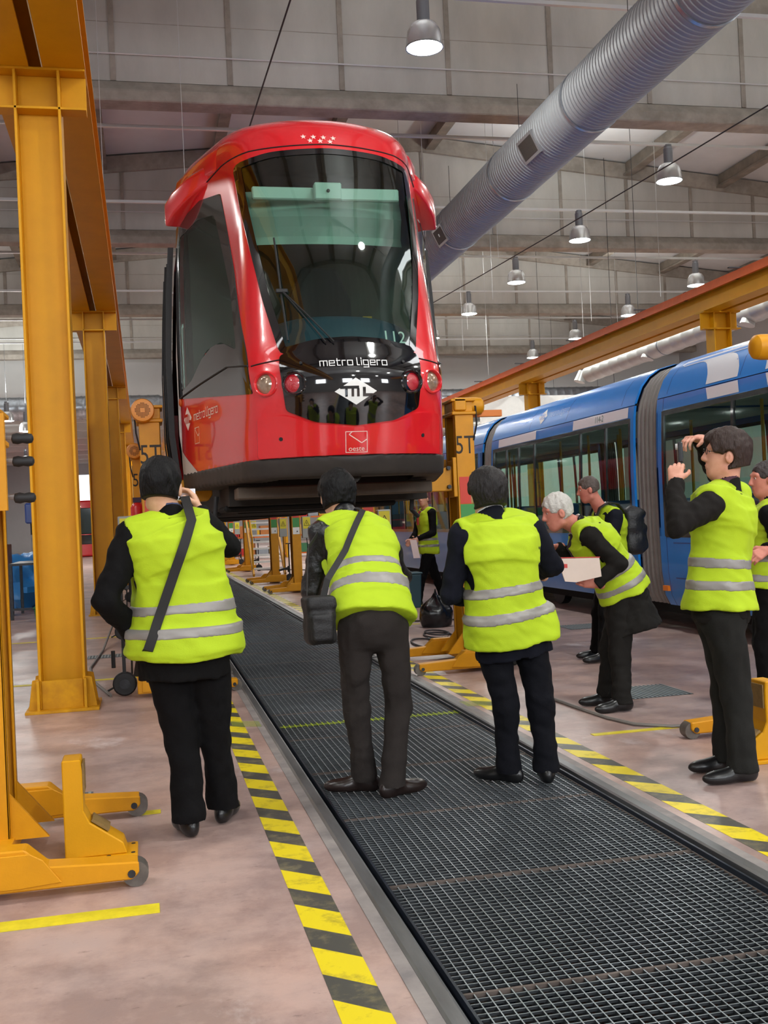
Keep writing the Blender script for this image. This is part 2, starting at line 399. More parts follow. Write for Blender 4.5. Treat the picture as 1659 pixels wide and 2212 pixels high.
# wall behind the camera, with four windows added as unseen fill light
wins = [(-5.5, 1.7), (3.2, 1.7), (9.4, 1.7), (18, 1.7)]
m = MB(); m.box(X0, X1, Y0-.3, Y0, 0, 4.9); m.box(X0, X1, Y0-.3, Y0, 7.9, 12.6)
e = [X0]+[v for c, h in wins for v in (c-h, c+h)]+[X1]
for i in range(0, len(e), 2): m.box(e[i], e[i+1], Y0-.3, Y0, 4.9, 7.9)
struct('wall_back', m, WALLP)
for i, (c, h) in enumerate(wins):
    m = MB()
    for xx in (c-h, c-.04, c+h-.08): m.box(xx, xx+.08, Y0-.2, Y0-.1, 4.9, 7.9)
    for zz in (4.9, 7.82): m.box(c-h+.08, c+h-.08, Y0-.2, Y0-.1, zz, zz+.08)
    w = struct('window_%d' % (i+1), m, WHITE)
    m = MB(); m.box(c-h, c+h, Y0-.26, Y0-.24, 4.9, 7.9); m.build('pane', emit_mat('daylight pane', (.92, .96, 1), 9.), w)  # glowing pane added for fill light from behind
# far wall with an open doorway to daylight, and a lower far bay
FY = 52.
m = MB(); m.box(X0, X1, FY, FY+.3, 7.35, 12.4); struct('wall_far_upper', m, mat('white wall cladding', rgb(226, 226, 224), .6, var=.05, vscale=.6))
m = MB(); m.box(X0, -5.9, Y1-.3, Y1, 0, 7.5); m.box(-2.6, X1, Y1-.3, Y1, 0, 7.5); m.box(-5.9, -2.6, Y1-.3, Y1, 6.2, 7.5)
struct('wall_far', m, WALLP)
m = MB(); m.box(-9, 1, Y1+.5, Y1+40, -.05, 0); struct('floor_outside', m, mat('bright yard paving', rgb(200, 198, 194), .8, var=.1))
m = MB(); m.box(X0, X1, FY+.3, Y1, 7.35, 7.5); struct('ceiling_far', m, ROOFP)
for k in range(8):
    m = MB(); y = FY+3+k*4.6; m.box(X0, X1, y, y+.35, 6.9, 7.35); struct('trim_%d' % (10+k), m, mat('white painted beam', rgb(214, 214, 212), .6))
# roof panels
m = MB()
m.prism([(X0, ztop(X0)+.35), (RX, ztop(RX)+.35), (X1, ztop(X1)+.35), (X1, ztop(X1)+.55), (RX, ztop(RX)+.55), (X0, ztop(X0)+.55)], Y0, FY)
roof = struct('ceiling', m, ROOFP)
# purlins along the hall, one bay each
PURL = mat('stained purlin', rgb(138, 128, 116), .85, var=.35, vscale=2)  # dirt and shading are both put into this darker brown
GY = [.3+10.05*k for k in range(-1, 6)]
GY = [20.3+10.03*(k-2) for k in range(-1, 6)]
for i, x in enumerate(np.arange(X0+2, X1-1, 3.1)):
    z = ztop(x)+.35
    me = None
    for k, y in enumerate(GY[1:-1]):
        if me is None:
            mm = MB(); mm.prism([(-.14, -.42), (.14, -.42), (.14, -.36), (.06, -.30), (.06, -.02), (-.06, -.02), (-.06, -.30), (-.14, -.36)], .16, 9.87)
            me = mm.mesh('purlin'); me.materials.append(PURL)
        o = link('purlin', me, roof, (float(x), y, z))
for i, (xa, xb, ya, yb) in enumerate(((-6.6, -4.1, 1.6, 6.2), (11.95, 14.55, 4.2, 9.6))):
    fr_ = MB(); zq = lambda x: ztop(x)+.35
    for q0, q1 in (((xa, ya), (xb, ya)), ((xb, ya), (xb, yb)), ((xb, yb), (xa, yb)), ((xa, yb), (xa, ya))): fr_.bar((q0[0], q0[1], zq(q0[0])-.04), (q1[0], q1[1], zq(q1[0])-.04), .08, .08)
    w = struct('window_%d' % (5+i), fr_, WHITE)
    m = MB(); m.add([(xa, ya, zq(xa)-.02), (xb, ya, zq(xb)-.02), (xb, yb, zq(xb)-.02), (xa, yb, zq(xa)-.02)], [(3, 2, 1, 0)]); m.build('pane', emit_mat('roof light pane', (.95, .98, 1), 7.), w, fix=False)
# deep concrete girders across the hall
GB = 9.3
def girder(y, idx):
    t = thing('trim_20', None, None, (0, y, 0)); t['kind'] = 'structure'; t.name = 'trim_%d' % (20+idx)
    m = MB()
    m.prism([(X0, GB+.42), (X1, GB+.42), (X1, ztop(X1)-.12), (RX, ztop(RX)-.12), (X0, ztop(X0)-.12)], -.08, .08)
    m.build('girder_web', CONC, t)
    m = MB(); m.prism([(-.24, GB), (.24, GB), (.24, GB+.20), (.08, GB+.42), (-.08, GB+.42), (-.24, GB+.20)], X0, X1, 'X'); m.build('bottom_flange', CONCD, t, bevel=.02)
    m = MB(); a, b, c = ztop(X0), ztop(RX), ztop(X1)
    m.prism([(X0, a-.14), (RX, b-.14), (X1, c-.14), (X1, c+.3), (RX, b+.3), (X0, a+.3)], -.2, .2); m.build('top_flange', CONCD, t)
    for x in np.arange(X0+1.1, X1, 2.14):
        x = float(x); mm = MB(); mm.box(x-.05, x+.05, -.105, -.08, GB+.42, ztop(x)-.14); mm.build('web_rib', CONCD, t)
    mm = MB(); mm.box(X0, X1, -.083, -.08, GB+1.5, GB+1.512); mm.build('casting_joint', CONCD, t)
    # lighting trunking under the girder
    mm = MB(); mm.cyl((X0, -.14, GB+.9), (X1, -.14, GB+.9), .016, n=6); mm.build('conduit', PALEW, t)
for i, y in enumerate(GY[1:]): girder(y, i+1)
# ---------------------------------------------------------------- crane runways
ORANGE = mat('orange conductor rail', rgb(238, 112, 52), .5, var=.1)
def ibeam_prof(w, h, tf, tw): # centred on x, z from 0 to h
    return [(-w/2, 0), (w/2, 0), (w/2, tf), (tw/2, tf), (tw/2, h-tf), (w/2, h-tf), (w/2, h), (-w/2, h), (-w/2, h-tf), (-tw/2, h-tf), (-tw/2, tf), (-w/2, tf)]
def runway(name, label, x, ys, y0, y1, zb, bh=.62):
    t = thing(name, label, 'crane runway', (x, 0, 0))
    for s, nm in ((-1, 'beam'), (1, 'beam')):
        m = MB(); m.prism([(px+s*.225, pz+zb) for px, pz in ibeam_prof(.34, bh, .03, .03)], y0, y1); m.build(nm, YEL, t)
    m = MB(); m.box(.195, .255, y0, y1, zb+bh, zb+bh+.06); m.build('crane_rail', STEEL, t)
    for y in ys:
        c = MB()
        c.prism([(px, py) for px, py in [(-.185, -.17), (.185, -.17), (.185, -.145), (.0125, -.145), (.0125, .145), (.185, .145), (.185, .17), (-.185, .17), (-.185, .145), (-.0125, .145), (-.0125, -.145), (-.185, -.145)]], .02, zb-.33, 'Z')
        c2 = MB(); c2.prism([(-.17, -.185), (.17, -.185), (.17, .185), (-.17, .185)], .02, .03, 'Z')
        col = MB()
        # column: two flanges facing along the hall sides and a web facing the camera
        col.box(-.185, -.163, -.15, .17, .02, zb-.02); col.box(.163, .185, -.15, .17, .02, zb-.02); col.box(-.163, .163, .0, .022, .02, zb-.02)
        o = col.build('column', YEL, t, loc=(0, y, 0), bevel=.003)
        h = MB()
        h.box(-.39, .39, -.15, .0, zb-.345, zb-.325); h.box(-.39, .39, -.15, .17, zb-.02, zb); h.box(-.39, -.185, .0, .02, zb-.345, zb-.02); h.box(.185, .39, .0, .02, zb-.345, zb-.02)
        
        h.build('column_head', YEL, o, bevel=.002)
        f = MB()
        f.box(-.29, .29, -.27, .27, 0, .022)
        for sx in (-1, 1):
            f.prism([(sx*.185, .02), (sx*.27, .02), (sx*.235, .26), (sx*.185, .27)], -.16, -.14); f.prism([(sx*.185, .02), (sx*.27, .02), (sx*.235, .26), (sx*.185, .27)], .14, .16)
            f.box(sx*.185-.011, sx*.185+.011, -.24, -.15, .02, .26)
        f.box(-.163, .163, -.155, -.135, .02, .25)
        f.build('column_foot', YELD, o, bevel=.002)
    return t
r1 = runway('crane_runway', 'yellow steel crane runway with tall columns along the left side', -.71, [9.35+10.1*k for k in range(6)], -6, 62, 5.3)
r2 = runway('crane_runway', 'yellow steel crane runway with orange conductor rail above the blue tram', 11.05, [8.6, 18.9, 29.2, 39.5, 49.8], -2, 46.5, 5.16, .40)
m = MB(); m.box(-.41, -.36, -2, 46.5, 5.50, 5.655); m.build('conductor_rail', ORANGE, r2)
for k in range(20): m = MB(); y = 8+k*1.9; m.box(-.40, -.34, y, y+.10, 5.50, 5.67); m.build('rail_clip', BLACK, r2)
for k in range(10):
    m = MB(); y = 6+k*3.8; m.box(-.62, -.30, y, y+.05, 5.665, 5.685); m.build('bracket', STEEL, r2)

# ---------------------------------------------------------------- ducts and pipes
DUCT = mat('spiral duct steel', rgb(150, 153, 156), .55, .2, var=.10, vscale=2)
def duct(name, label, pts, r, pitch, mt, vents=()):
    a, b = Vector(pts[0]), Vector(pts[1]); d = (b-a); Ln = d.length; d.normalize()
    t = thing(name, label, 'duct', tuple(a))
    M = frame((0, 0, 0), d.orthogonal(), d.cross(d.orthogonal())) # z along d
    n = int(Ln/pitch); prof = []
    for i in range(n):
        z = i*pitch; prof += [(r, z), (r, z+pitch*.72), (r+.012, z+pitch*.80), (r+.012, z+pitch*.93)]
    m = MB(); m.lathe(prof, 32, cap=False); m.v = [tuple(M @ Vector(v)) for v in m.v]
    m.build('duct_tube', mt, t, smooth=.9)
    for k in range(max(1, int(Ln/3.6))):
        z = 1.8+k*3.6; q = MB(); q.lathe([(r+.004, z-.03), (r+.022, z-.03), (r+.022, z+.03), (r+.004, z+.03)], 32, cap=False); q.v = [tuple(M @ Vector(v)) for v in q.v]; q.build('joint_ring', GALV, t, smooth=.9)
    for k in range(2 if Ln < 50 else 4):
        q = MB(); p = d*(Ln*(.12+.7*k/(1 if Ln < 50 else 3))); w = a+p; q.cyl(p+Vector((0, 0, r)), p+Vector((0, 0, ztop(w.x)+.37-w.z)), .008, n=5); q.build('hanger_rod', WIRE, t)
    return t, a, d
dx, dz = 7.1, 7.86
GRILLE_Y = (17.2, 22.8)
t, a, d = duct('spiral_duct', 'large silver spiral ventilation duct hanging across the upper right', [(dx, 3, dz), (dx, 41.5, dz)], .5, .10, DUCT)
for y in GRILLE_Y:
    n_ = Vector((-.90, 0, -.436)); M = frame(n_*.485+Vector((0, y-3, 0)), (0, -1, 0), (-.436, 0, .90)); o = MB(); o.box(-.34, .34, -.20, .20, -.08, .03, M=M)
    gg = o.build('grille_frame', mat('grille frame', rgb(150, 150, 152), .4, .5), t)
    o = MB(); o.box(-.29, .29, -.15, .15, .029, .034, M=M); gq = o.build('grille_mesh', mat('grille dark', rgb(66, 60, 54), .7, var=.3, vscale=40), gg)
for k in range(6):
    y = 2+k*4.6
    m = MB(); m.tube([(0, y, .51), (0, y, GB+.1-dz)], .006, 5); m.build('hanger_wire', WIRE, t)
LDUCT = mat('pale round duct', rgb(196, 196, 192), .4, .35, var=.08)
t, a, d = duct('wall_duct', 'pale round duct running below the right crane runway', [(13.2, 9, 5.75), (13.2, 30.5, 5.50)], .24, .6, LDUCT)
for y in (12.2, 17.0, 21.5):
    m = MB(); m.cyl((0, y, -.1), (-.12, y, -.42), .12, .17, 14); m.build('nozzle', LDUCT, t, smooth=.8)
duct('wall_duct', 'second grey round duct behind the right crane runway', [(14.6, 8, 6.55), (14.6, 44, 6.55)], .3, .8, mat('grey round duct', rgb(158, 164, 168), .4, .5))
duct('wall_duct', 'white low duct just above the blue tram roof', [(14.0, 12, 4.4), (14.0, 34, 4.6)], .22, .7, mat('white round duct', rgb(222, 222, 220), .45))
duct('cross_duct', 'wide silver duct crossing the hall in front of the white far wall', [(-11.5, 50.0, 7.05), (27, 50.0, 7.05)], .52, .4, GALV)
duct('cross_duct', 'thinner silver duct crossing the hall below the wide one', [(4, 51.0, 5.9), (27, 51.0, 5.9)], .35, .4, LDUCT)
m = MB(); m.box(13.2, 19.2, 40.6, 40.8, 0, 6.1); struct('wall_partition', m, WHITE)

# ---------------------------------------------------------------- high bay lamps
ALU = mat('brushed aluminium shade', rgb(212, 213, 214), .26, .7)
LGEAR = mat('lamp gear grey', rgb(128, 130, 136), .45, .4)
LENS = emit_mat('lamp glass lit', (1, .98, .93), 24.)
def shade_mesh():
    m = MB(); m.lathe([(.06, .40), (.12, .395), (.20, .35), (.255, .25), (.278, .10), (.285, .0), (.275, .0), (.268, .10), (.245, .245), (.19, .34), (.1, .385)], 28, cap=False)
    me = m.mesh('shade', smooth=.7, fix=False); me.materials.append(ALU); return me
sh = shade_mesh()
mm = MB(); mm.lathe([(.27, .02), (.27, .012), (.18, -.02), (.0001, -.035)], 28, cap=False); lens = mm.mesh('lens', smooth=.8); lens.materials.append(LENS)
mm = MB(); mm.lathe([(.10, .39), (.10, .72), (.085, .74), (.085, .80)], 18); gear = mm.mesh('gear', smooth=.5); gear.materials.append(LGEAR)
mm = MB(); mm.lathe([(.286, -.005), (.294, -.005), (.294, .012), (.286, .012)], 28, cap=False); rim = mm.mesh('rim', smooth=.7); rim.materials.append(GALV)
def highbay(x, y, z, label, stem=0., lit=True, far=False):
    t = thing('high_bay_lamp', label, 'lamp', (x, y, z), group='high bay lamps of the hall')
    link('lamp_shade', sh, t); link('lamp_glass', lens, t); link('control_gear', gear, t); link('shade_rim', rim, t)
    m = MB(); m.cyl((0, 0, .78), (0, 0, (7.36 if far else 9.42)-z), .007, n=6); m.build('stem', LGEAR, t)
    if lit:
        l = bpy.data.lights.new('lamp_light', 'AREA'); l.shape = 'DISK'; l.size = .5; l.energy = LAMP_W; l.color = (.98, 1, .96)
        o = bpy.data.objects.new('lamp_light', l); C.objects.link(o); o.parent = t; o.location = (0, 0, -.06)
        # upward fill added above the lamp to brighten girders and roof
        l = bpy.data.lights.new('lamp_uplight', 'AREA'); l.shape = 'DISK'; l.size = .5; l.energy = LAMP_W*.62; l.color = (.97, 1, .965)
        o = bpy.data.objects.new('lamp_uplight', l); C.objects.link(o); o.parent = t; o.location = (0, 0, 1.2); o.rotation_euler = (PI, 0, 0)
for i, y in enumerate((-9, -3, 5, 10, 15.8, 21.7, 26.7, 31.7, 36.7, 41.7, 46.7)):
    m = MB(); m.box(X0, X1, y-.035, y+.035, 9.40, 9.46); struct('trim_%d' % (40+i), m, PALEW)
highbay(4.5, 15.8, 8.62, 'large bright lamp hanging nearest the camera at the top centre')
nmA = ['nearest bright lamp beside the silver duct at the upper right', 'lamp below the sagging cable, second in the row right of the duct',
       'third lamp of the row beside the duct, above the blue tram', 'fourth lamp of the row, close beside the red tram', 'fifth lamp of the row, hidden just behind the red tram side', 'sixth lamp of the row behind the red tram']
for k in range(6): highbay(11.65, 21.7+5*k, 8.62, nmA[k])
nmB = ['lamp above the right crane runway beam, nearest of its row', 'second lamp above the right crane runway', 'third lamp above the right crane runway', 'small fourth lamp low above the crane runway']
for k in range(4): highbay(17.8, 31.7+5*k, 8.55, nmB[k])
for i, (x, y, z) in enumerate(((-5.34, 46.7, 6.2), (-4.6, 46.7, 5.75), (-6.1, 46.7, 6.0))):
    highbay(x, y, z, ['white far lamp seen left of the first yellow column, highest', 'small far lamp beside the first yellow column, lowest of three', 'faint far lamp between two others left of the first column'][i], stem=0.)
# lamps out of view that light the rest of the hall
for x, y in [(-7, v) for v in (-3, 5, 15.8, 26.7, 36.7)]+[(4.5, v) for v in (-9, -3, 5, 31.7, 36.7, 46.7)]+[(11.65, v) for v in (-9, -3, 5, 15.8)]+[(17.8, v) for v in (-3, 5, 15.8, 21.7)]:
    highbay(x, y, 8.62, 'silver high bay lamp hanging from the girders outside the picture')

for x in (-7, 1, 9, 17):  # lamps added to brighten the far low bay
    for y in (58, 70, 82):
        m = MB(); highbay(x, y, 6.0, 'silver lamp hanging in the far low bay behind the white wall band', far=True)
# ---------------------------------------------------------------- cables and wires
def cable(name, label, pts, r, mt=WIRE, cat='cable'):
    m = MB(); m.tube(pts, r, 6); o = m.build(name, mt, smooth=.9); tag(o, label, cat); return o
def sag(a, b, s, n=14): return [tuple(Vector(a).lerp(Vector(b), i/n)-Vector((0, 0, s*4*(i/n)*(1-i/n)))) for i in range(n+1)]
cable('stay_cable', 'thin dark stay cable running diagonally down across the upper right', sag((10.2, 13., 7.78), (8.3, 31, 7.62), .05, 4), .012)
cable('stay_cable', 'thin dark cable rising from behind the red tram roof to the ceiling', [(2.36, 10.3, 9.33), (2.28, 14.0, 8.62), (2.14, 20.0, 8.60), (2.1, 30.2, 9.32)], .014)
for i, (x, y) in enumerate(((8.4, 24), (8.9, 26), (9.6, 31), (10.4, 33), (12.9, 29), (13.5, 31), (14.6, 28), (15.6, 33), (12.2, 36.5), (-.45, 19.9), (1.0, 19.9), (5.6, 22.), (6.1, 22.))):
    m = MB(); m.cyl((x, y, ztop(x)+.36), (x, y, GB-1.9-(i % 3)*.5), .006, n=5)
    tag(m.build('hanger_wire', PALEW), 'thin pale hanger wire number %d from the left dangling from the roof' % (i+1) if False else 'thin pale wire dangling from the roof girders', 'wire', 'thin wires dangling from the roof')
# ---------------------------------------------------------------- mobile lifting jacks
TXT = mat('black lettering', rgb(34, 24, 10), .6)
SIGNY = mat('yellow warning sign', rgb(222, 208, 40), .5)
BOXG = mat('grey control box', rgb(158, 160, 156), .45, var=.05)
WHEEL = mat('black wheel rubber', rgb(30, 30, 32), .55, var=.3, vscale=30)
ROLL = mat('grey steel roller', rgb(112, 106, 100), .45, .4, var=.3, vscale=20)
def leg_mesh(s, reach, y):
    m = MB()
    out = -.20
    pts = [(out, .035), (reach-.03, .035), (reach, .06), (reach, .105), (reach-.36, .125), (reach-.44, .20), (out, .205)]
    m.prism([(s*a, b) for a, b in pts], y-.055, y+.055)
    return m
def jack(x, y, s, label, zarm=None, motor='Y', text=True, reach=.66, detail=True, box=True, top=2.42, head=True):
    """s=+1: the lifting side faces +x"""
    t = thing('lifting_jack', label, 'lifting jack', (x, y, 0), group='yellow five tonne column jacks')
    hw, hd = .095, .17
    m = MB()   # C-shaped post, open towards the tram
    m.box(-hw, hw, -hd, -hd+.02, .10, top); m.box(-hw, hw, hd-.02, hd, .10, top)
    a, b = sorted((-s*hw, -s*(hw-.02))); m.box(a, b, -hd+.02, hd-.02, .10, top)
    for yy in (-hd, hd-.05): aa, bb = sorted((s*hw, s*(hw-.012))); m.box(aa, bb, yy, yy+.05, .10, top)
    m.build('post', YELJ, t, bevel=.004)
    m = MB(); m.cyl((0, 0, .12), (0, 0, top), .028, n=10); m.build('lift_screw', STEEL, t)
    for yy in (-.55, .55):
        rc_ = reach if yy < 0 or reach < 1 else .5
        o = leg_mesh(s, rc_, yy).build('leg', YELJ, t, bevel=.006)
        c = MB(); c.prism([(s*q, w) for q, w in [(-.16, .05), (rc_-.46, .05), (rc_-.30, .06), (rc_-.37, .155), (rc_-.42, .185), (-.16, .185)]], yy-.066, yy-.055); c.build('side_plate', YELJ, o, bevel=.003)
        c = MB(); c.cyl((s*(rc_-.015), yy-.038, .052), (s*(rc_-.015), yy+.038, .0535), .052, n=18); c.build('roller', ROLL, o, smooth=.6)
        c = MB(); c.cyl((s*(rc_-.03), yy-.062, .06), (s*(rc_-.03), yy-.054, .06), .016, n=10); c.build('axle_cap', STEEL, o)
    m = MB(); m.box(-.11, .11, -.50, .50, .05, .135); m.build('cross_beam', YELJ, t, bevel=.005)
    m = MB(); a, b = sorted((s*hw, s*(hw+.16)))
    m.prism([(s*hw, .12), (s*(hw+.16), .12), (s*hw, .32)], -.14, -.12); m.build('gusset', YELJ, t)
    m = MB(); m.prism([(s*hw, .12), (s*(hw+.16), .12), (s*hw, .32)], .12, .14); m.build('gusset', YELJ, t)
    # head, gearbox and motor
    m = MB(); m.box(-.12, .12, -.19, .19, top, top+.03); m.box(-.10, .10, -.15, .15, top+.03, top+.13); m.box(-.125, .125, -.18, .18, top+.13, top+.155); h = m.build('head', YELJ, t, bevel=.006)
    if not head: pass
    elif motor == 'Y':
        c0 = Vector((-s*.055, -.12, top+.10)); m = MB()
        M = Matrix.Translation(c0)
        m.lathe([(.045, .22), (.095, .20), (.10, .16), (.10, -.06), (.106, -.065), (.106, -.15), (.098, -.165), (.074, -.168)], 24, o=c0, axis='Y'); mo = m.build('motor', mat('orange motor paint', rgb(224, 140, 22), .4, var=.1), t, smooth=.5)
        g = MB()
        for ix in range(-5, 6):
            for iz in range(-5, 6):
                if ix*ix+iz*iz < 28 and not (abs(ix) < 2 and abs(iz) < 2): px, pz = c0.x+ix*.0125, c0.z+iz*.0125; g.box(px-.0045, px+.0045, c0.y-.1695, c0.y-.1665, pz-.0045, pz+.0045)
        gg = g.build('fan_grille', mat('grille holes', rgb(112, 66, 12), .7), mo); gg['kind'] = 'stuff'
        m = MB(); m.cyl((c0.x, c0.y+.22, c0.z), (0, .1, top+.10), .05, n=12); m.build('motor_flange', YELJ, t)
    else:
        m = MB(); zc = top+.09; e = s*.49 if reach > 1 else -s*.24; sg_ = s if reach > 1 else -s
        prof = [(.03, e), (.06, e-sg_*.01), (.082, e-sg_*.03), (.088, e-sg_*.07), (.088, -sg_*.06), (.07, -sg_*.08)]
        m.lathe(prof, 22, o=(0, -.06, zc), axis='X'); mo = m.build('motor', YELJ, t, smooth=.5)
        m = MB(); m.box(-.09, .03, -.18, -.13, zc-.05, zc+.07); m.build('terminal_box', YELJ, mo, bevel=.01)
        m = MB(); a, b = sorted((-s*.09, -s*.44)); m.box(a, b, -.03, .03, top-.01, top+.055); m.build('top_bracket', mat('orange bracket', rgb(214, 118, 24), .45), t, bevel=.004)
    m = MB(); hd > 1 or m.tube([(-s*.09, -.17, top-.25), (-s*.12, -.19, top-.1), (-s*.13, -.15, top+.08), (-s*.06, -.05, top+.12)], .009, 6); m.build('motor_cable', BLACK, t)
    if text:
        text_obj('5T', .25, TXT, t, frame((0, -hd-.0015, 2.12), (1, 0, 0), (0, 0, 1)), name='load_lettering', sx=.72)
    fy = -hd-.004
    for nm, z0, z1, mt in () if not head else (('red_plate', 1.56, 1.82, REDPL), ('green_plate', 1.36, 1.555, GREENPL), ('white_plate', 1.21, 1.355, WHITE)):
        m = MB(); m.box(-.072, .072, fy, fy+.0045, z0, z1); m.build(nm, mt, t)
    m = MB(); m.cyl((.02, fy-.015, 1.27), (.02, fy, 1.27), .014, n=8); m.build('selector_knob', BLACK, t)
    if box:
        m = MB(); xo = -s*.22; m.box(xo-.095, xo+.095, -.22, -.06, 1.12, 1.58); bx = m.build('control_box', BOXG, t, bevel=.008)
        m = MB(); m.box(xo-.078, xo+.078, -.224, -.22, 1.32, 1.56); sg = m.build('warning_sign', SIGNY, bx)
        m = MB()
        tri = [Vector((xo-.055, -.2265, 1.385)), Vector((xo+.055, -.2265, 1.385)), Vector((xo, -.2265, 1.50))]
        for i in range(3): m.bar(tri[i], tri[(i+1) % 3], .008, .003, up=(0, 1, 0))
        m.bar((xo, -.2265, 1.41), (xo, -.2265, 1.455), .010, .003, up=(0, 1, 0)); m.build('warning_triangle', BLACK, bx)
        m = MB(); m.tube([(xo, -.14, 1.12), (xo, -.2, .95), (xo-.02*s, -.12, .6), (xo-.03*s, -.1, .12), (xo-.25*s, -.1, .012)], .01, 6); m.build('supply_cable', BLACK, t, smooth=.9)
    # tow gear at the back
    if detail:
        w = MB(); xo = -s*.31
        w.cyl((xo, -.40, .105), (xo, -.34, .105), .105, n=24); o = w.build('transport_wheel', WHEEL, t, bevel=.012)
        w = MB(); w.cyl((xo, -.408, .105), (xo, -.332, .105), .045, n=16); w.build('wheel_hub', STEEL, o)
        w = MB(); w.bar((xo, -.37, .105), (xo, -.37, .42), .03, .05, up=(0, 1, 0)); w.bar((xo, -.37, .36), (-s*.05, -.37, .30), .04, .05); w.cyl((xo, -.37, .42), (xo, -.37, .95), .016, n=8); w.bar((xo-.07, -.37, .95), (xo+.07, -.37, .95), .025, .025)
        w.cyl((xo-.03*s-.06, -.37, .25), (xo-.03*s-.06, -.37, .40), .018, n=8); w.build('tow_bar', BLACK, t)
    # carriage and lifting arm
    if zarm is not None:
        z = zarm; m = MB()
        a, b = sorted((s*.10, s*.135)); m.box(a, b, -.19, -.15, z-.06, z+.32); m.box(a, b, .15, .19, z-.06, z+.32); m.box(*sorted((s*.055, s*.10)), -.12, .12, z-.06, z+.30)
        ca = m.build('carriage', YELJ, t, bevel=.004)
        m = MB(); m.prism([(s*.13, z), (s*.50, z), (s*.54, z+.05), (s*.54, z+.10), (s*.42, z+.16), (s*.13, z+.24)], -.13, .13); m.build('lifting_arm', YELJ, t, bevel=.006)
        for yy, zz in ((-.155, z+.02), (-.155, z+.20)):
            m = MB(); m.cyl((s*.17, yy-.012, zz+.02), (s*.17, yy+.03, zz+.02), .02, n=8); m.build('bolt', STEEL, ca)
    return t
LIFT = 1.69
j = jack(3.055, 10.12, -1, 'yellow jack marked 5T lifting the right side of the red tram cab', LIFT, 'X')
jack(.085, 10.12, 1, 'yellow jack marked 5T with a round motor left of the red tram cab', LIFT, 'Y')
jack(3.12, 15.15, -1, 'yellow jack with a red plate right behind the bending man', LIFT, 'X')
jack(3.13, 22.75, -1, 'yellow jack under the red tram, beside the elbow of the bending man', LIFT, 'X')
jack(3.13, 26.7, -1, 'yellow jack under the red tram, in front of the white stairs', LIFT, 'X')
jack(3.13, 34.0, -1, 'yellow jack under the red tram, next to the elbow of the photographer', LIFT, 'X', detail=True)
jack(3.13, 40.2, -1, 'farthest yellow jack under the red tram, half hidden by a black sleeve', LIFT, 'X')
for yy, lb in ((15.15, 'yellow jack mostly hidden behind the first left jack'), (22.75, 'yellow jack far back on the left side of the red tram'), (26.7, 'farthest yellow jack on the left side of the red tram')):
    jack(-.03, yy, 1, lb, LIFT, 'Y')
jl = jack(-.72, 5.1, 1, 'nearest yellow jack cut off by the left picture edge', None, 'Y', text=False, reach=.64, detail=False, box=False, top=1.86, head=False)
m = MB(); m.box(-.10, .115, -.24, .0, 1.57, 1.98); cb = m.build('carriage', YELJ, jl, bevel=.004)
m = MB(); m.box(.115, .15, -.24, -.20, 1.56, 1.98); m.build('carriage_flange', YELJ, cb)
for zz in (1.88, 1.78, 1.62):
    m = MB(); m.cyl((.10, -.16, zz), (.19, -.16, zz), .012, n=8); p = m.build('pin', GALV, cb)
    m = MB(); m.lathe([(.010, .17), (.021, .175), (.025, .195), (.020, .215), (.024, .235), (.020, .255), (.008, .262)], 14, o=(0, -.16, zz-.006), axis='X'); m.build('rubber_buffer', BLACK, cb, smooth=.7)
jr = jack(4.60, 6.68, -1, 'nearest yellow jack at the right edge, with motor and roller legs', None, 'X', text=False, reach=1.36, detail=False, box=False)

# free standing lifting brackets
def lift_bracket(x, y, s, label):
    t = thing('lifting_bracket', label, 'bracket', (x, y, 0), group='yellow lifting brackets on the floor')
    m = MB(); m.prism([(s*a, b) for a, b in [(-.145, .02), (.12, .02), (.105, .07), (-.035, .17), (-.06, .225), (-.06, .40), (-.065, .45), (-.145, .45)]], -.075, .075); m.build('bracket_body', YEL, t, bevel=.005)
    m = MB(); m.box(*sorted((-s*.15, s*.165)), -.10, .10, 0, .02); p = m.build('foot_plate', YEL, t, bevel=.003)
    for px, py in ((.145, -.07), (.145, .07), (-.10, -.087), (.04, -.087)):
        m = MB(); m.cyl((s*px, py, .0195), (s*px, py, .0215), .010, n=10); m.build('bolt_hole', BLACK, p)
    m = MB(); m.bar((s*-.027, 0, .178), (s*.045, 0, .126), .12, .012, up=(s*.58, 0, .81)); m.build('wear_pad', mat('worn brown pad', rgb(140, 112, 60), .6, var=.3, vscale=20), t)
    m = MB(); m.box(*sorted((-s*.06, -s*.052)), -.06, .06, .30, .43); m.build('back_pad', mat('worn brown pad', rgb(140, 112, 60)), t)
lift_bracket(-.255, 5.0, 1, 'yellow bracket with sloping gusset standing between the legs of the left jack')
lift_bracket(3.26, 5.45, -1, 'yellow bracket half cut off behind the shoes of the tall photographer at right')

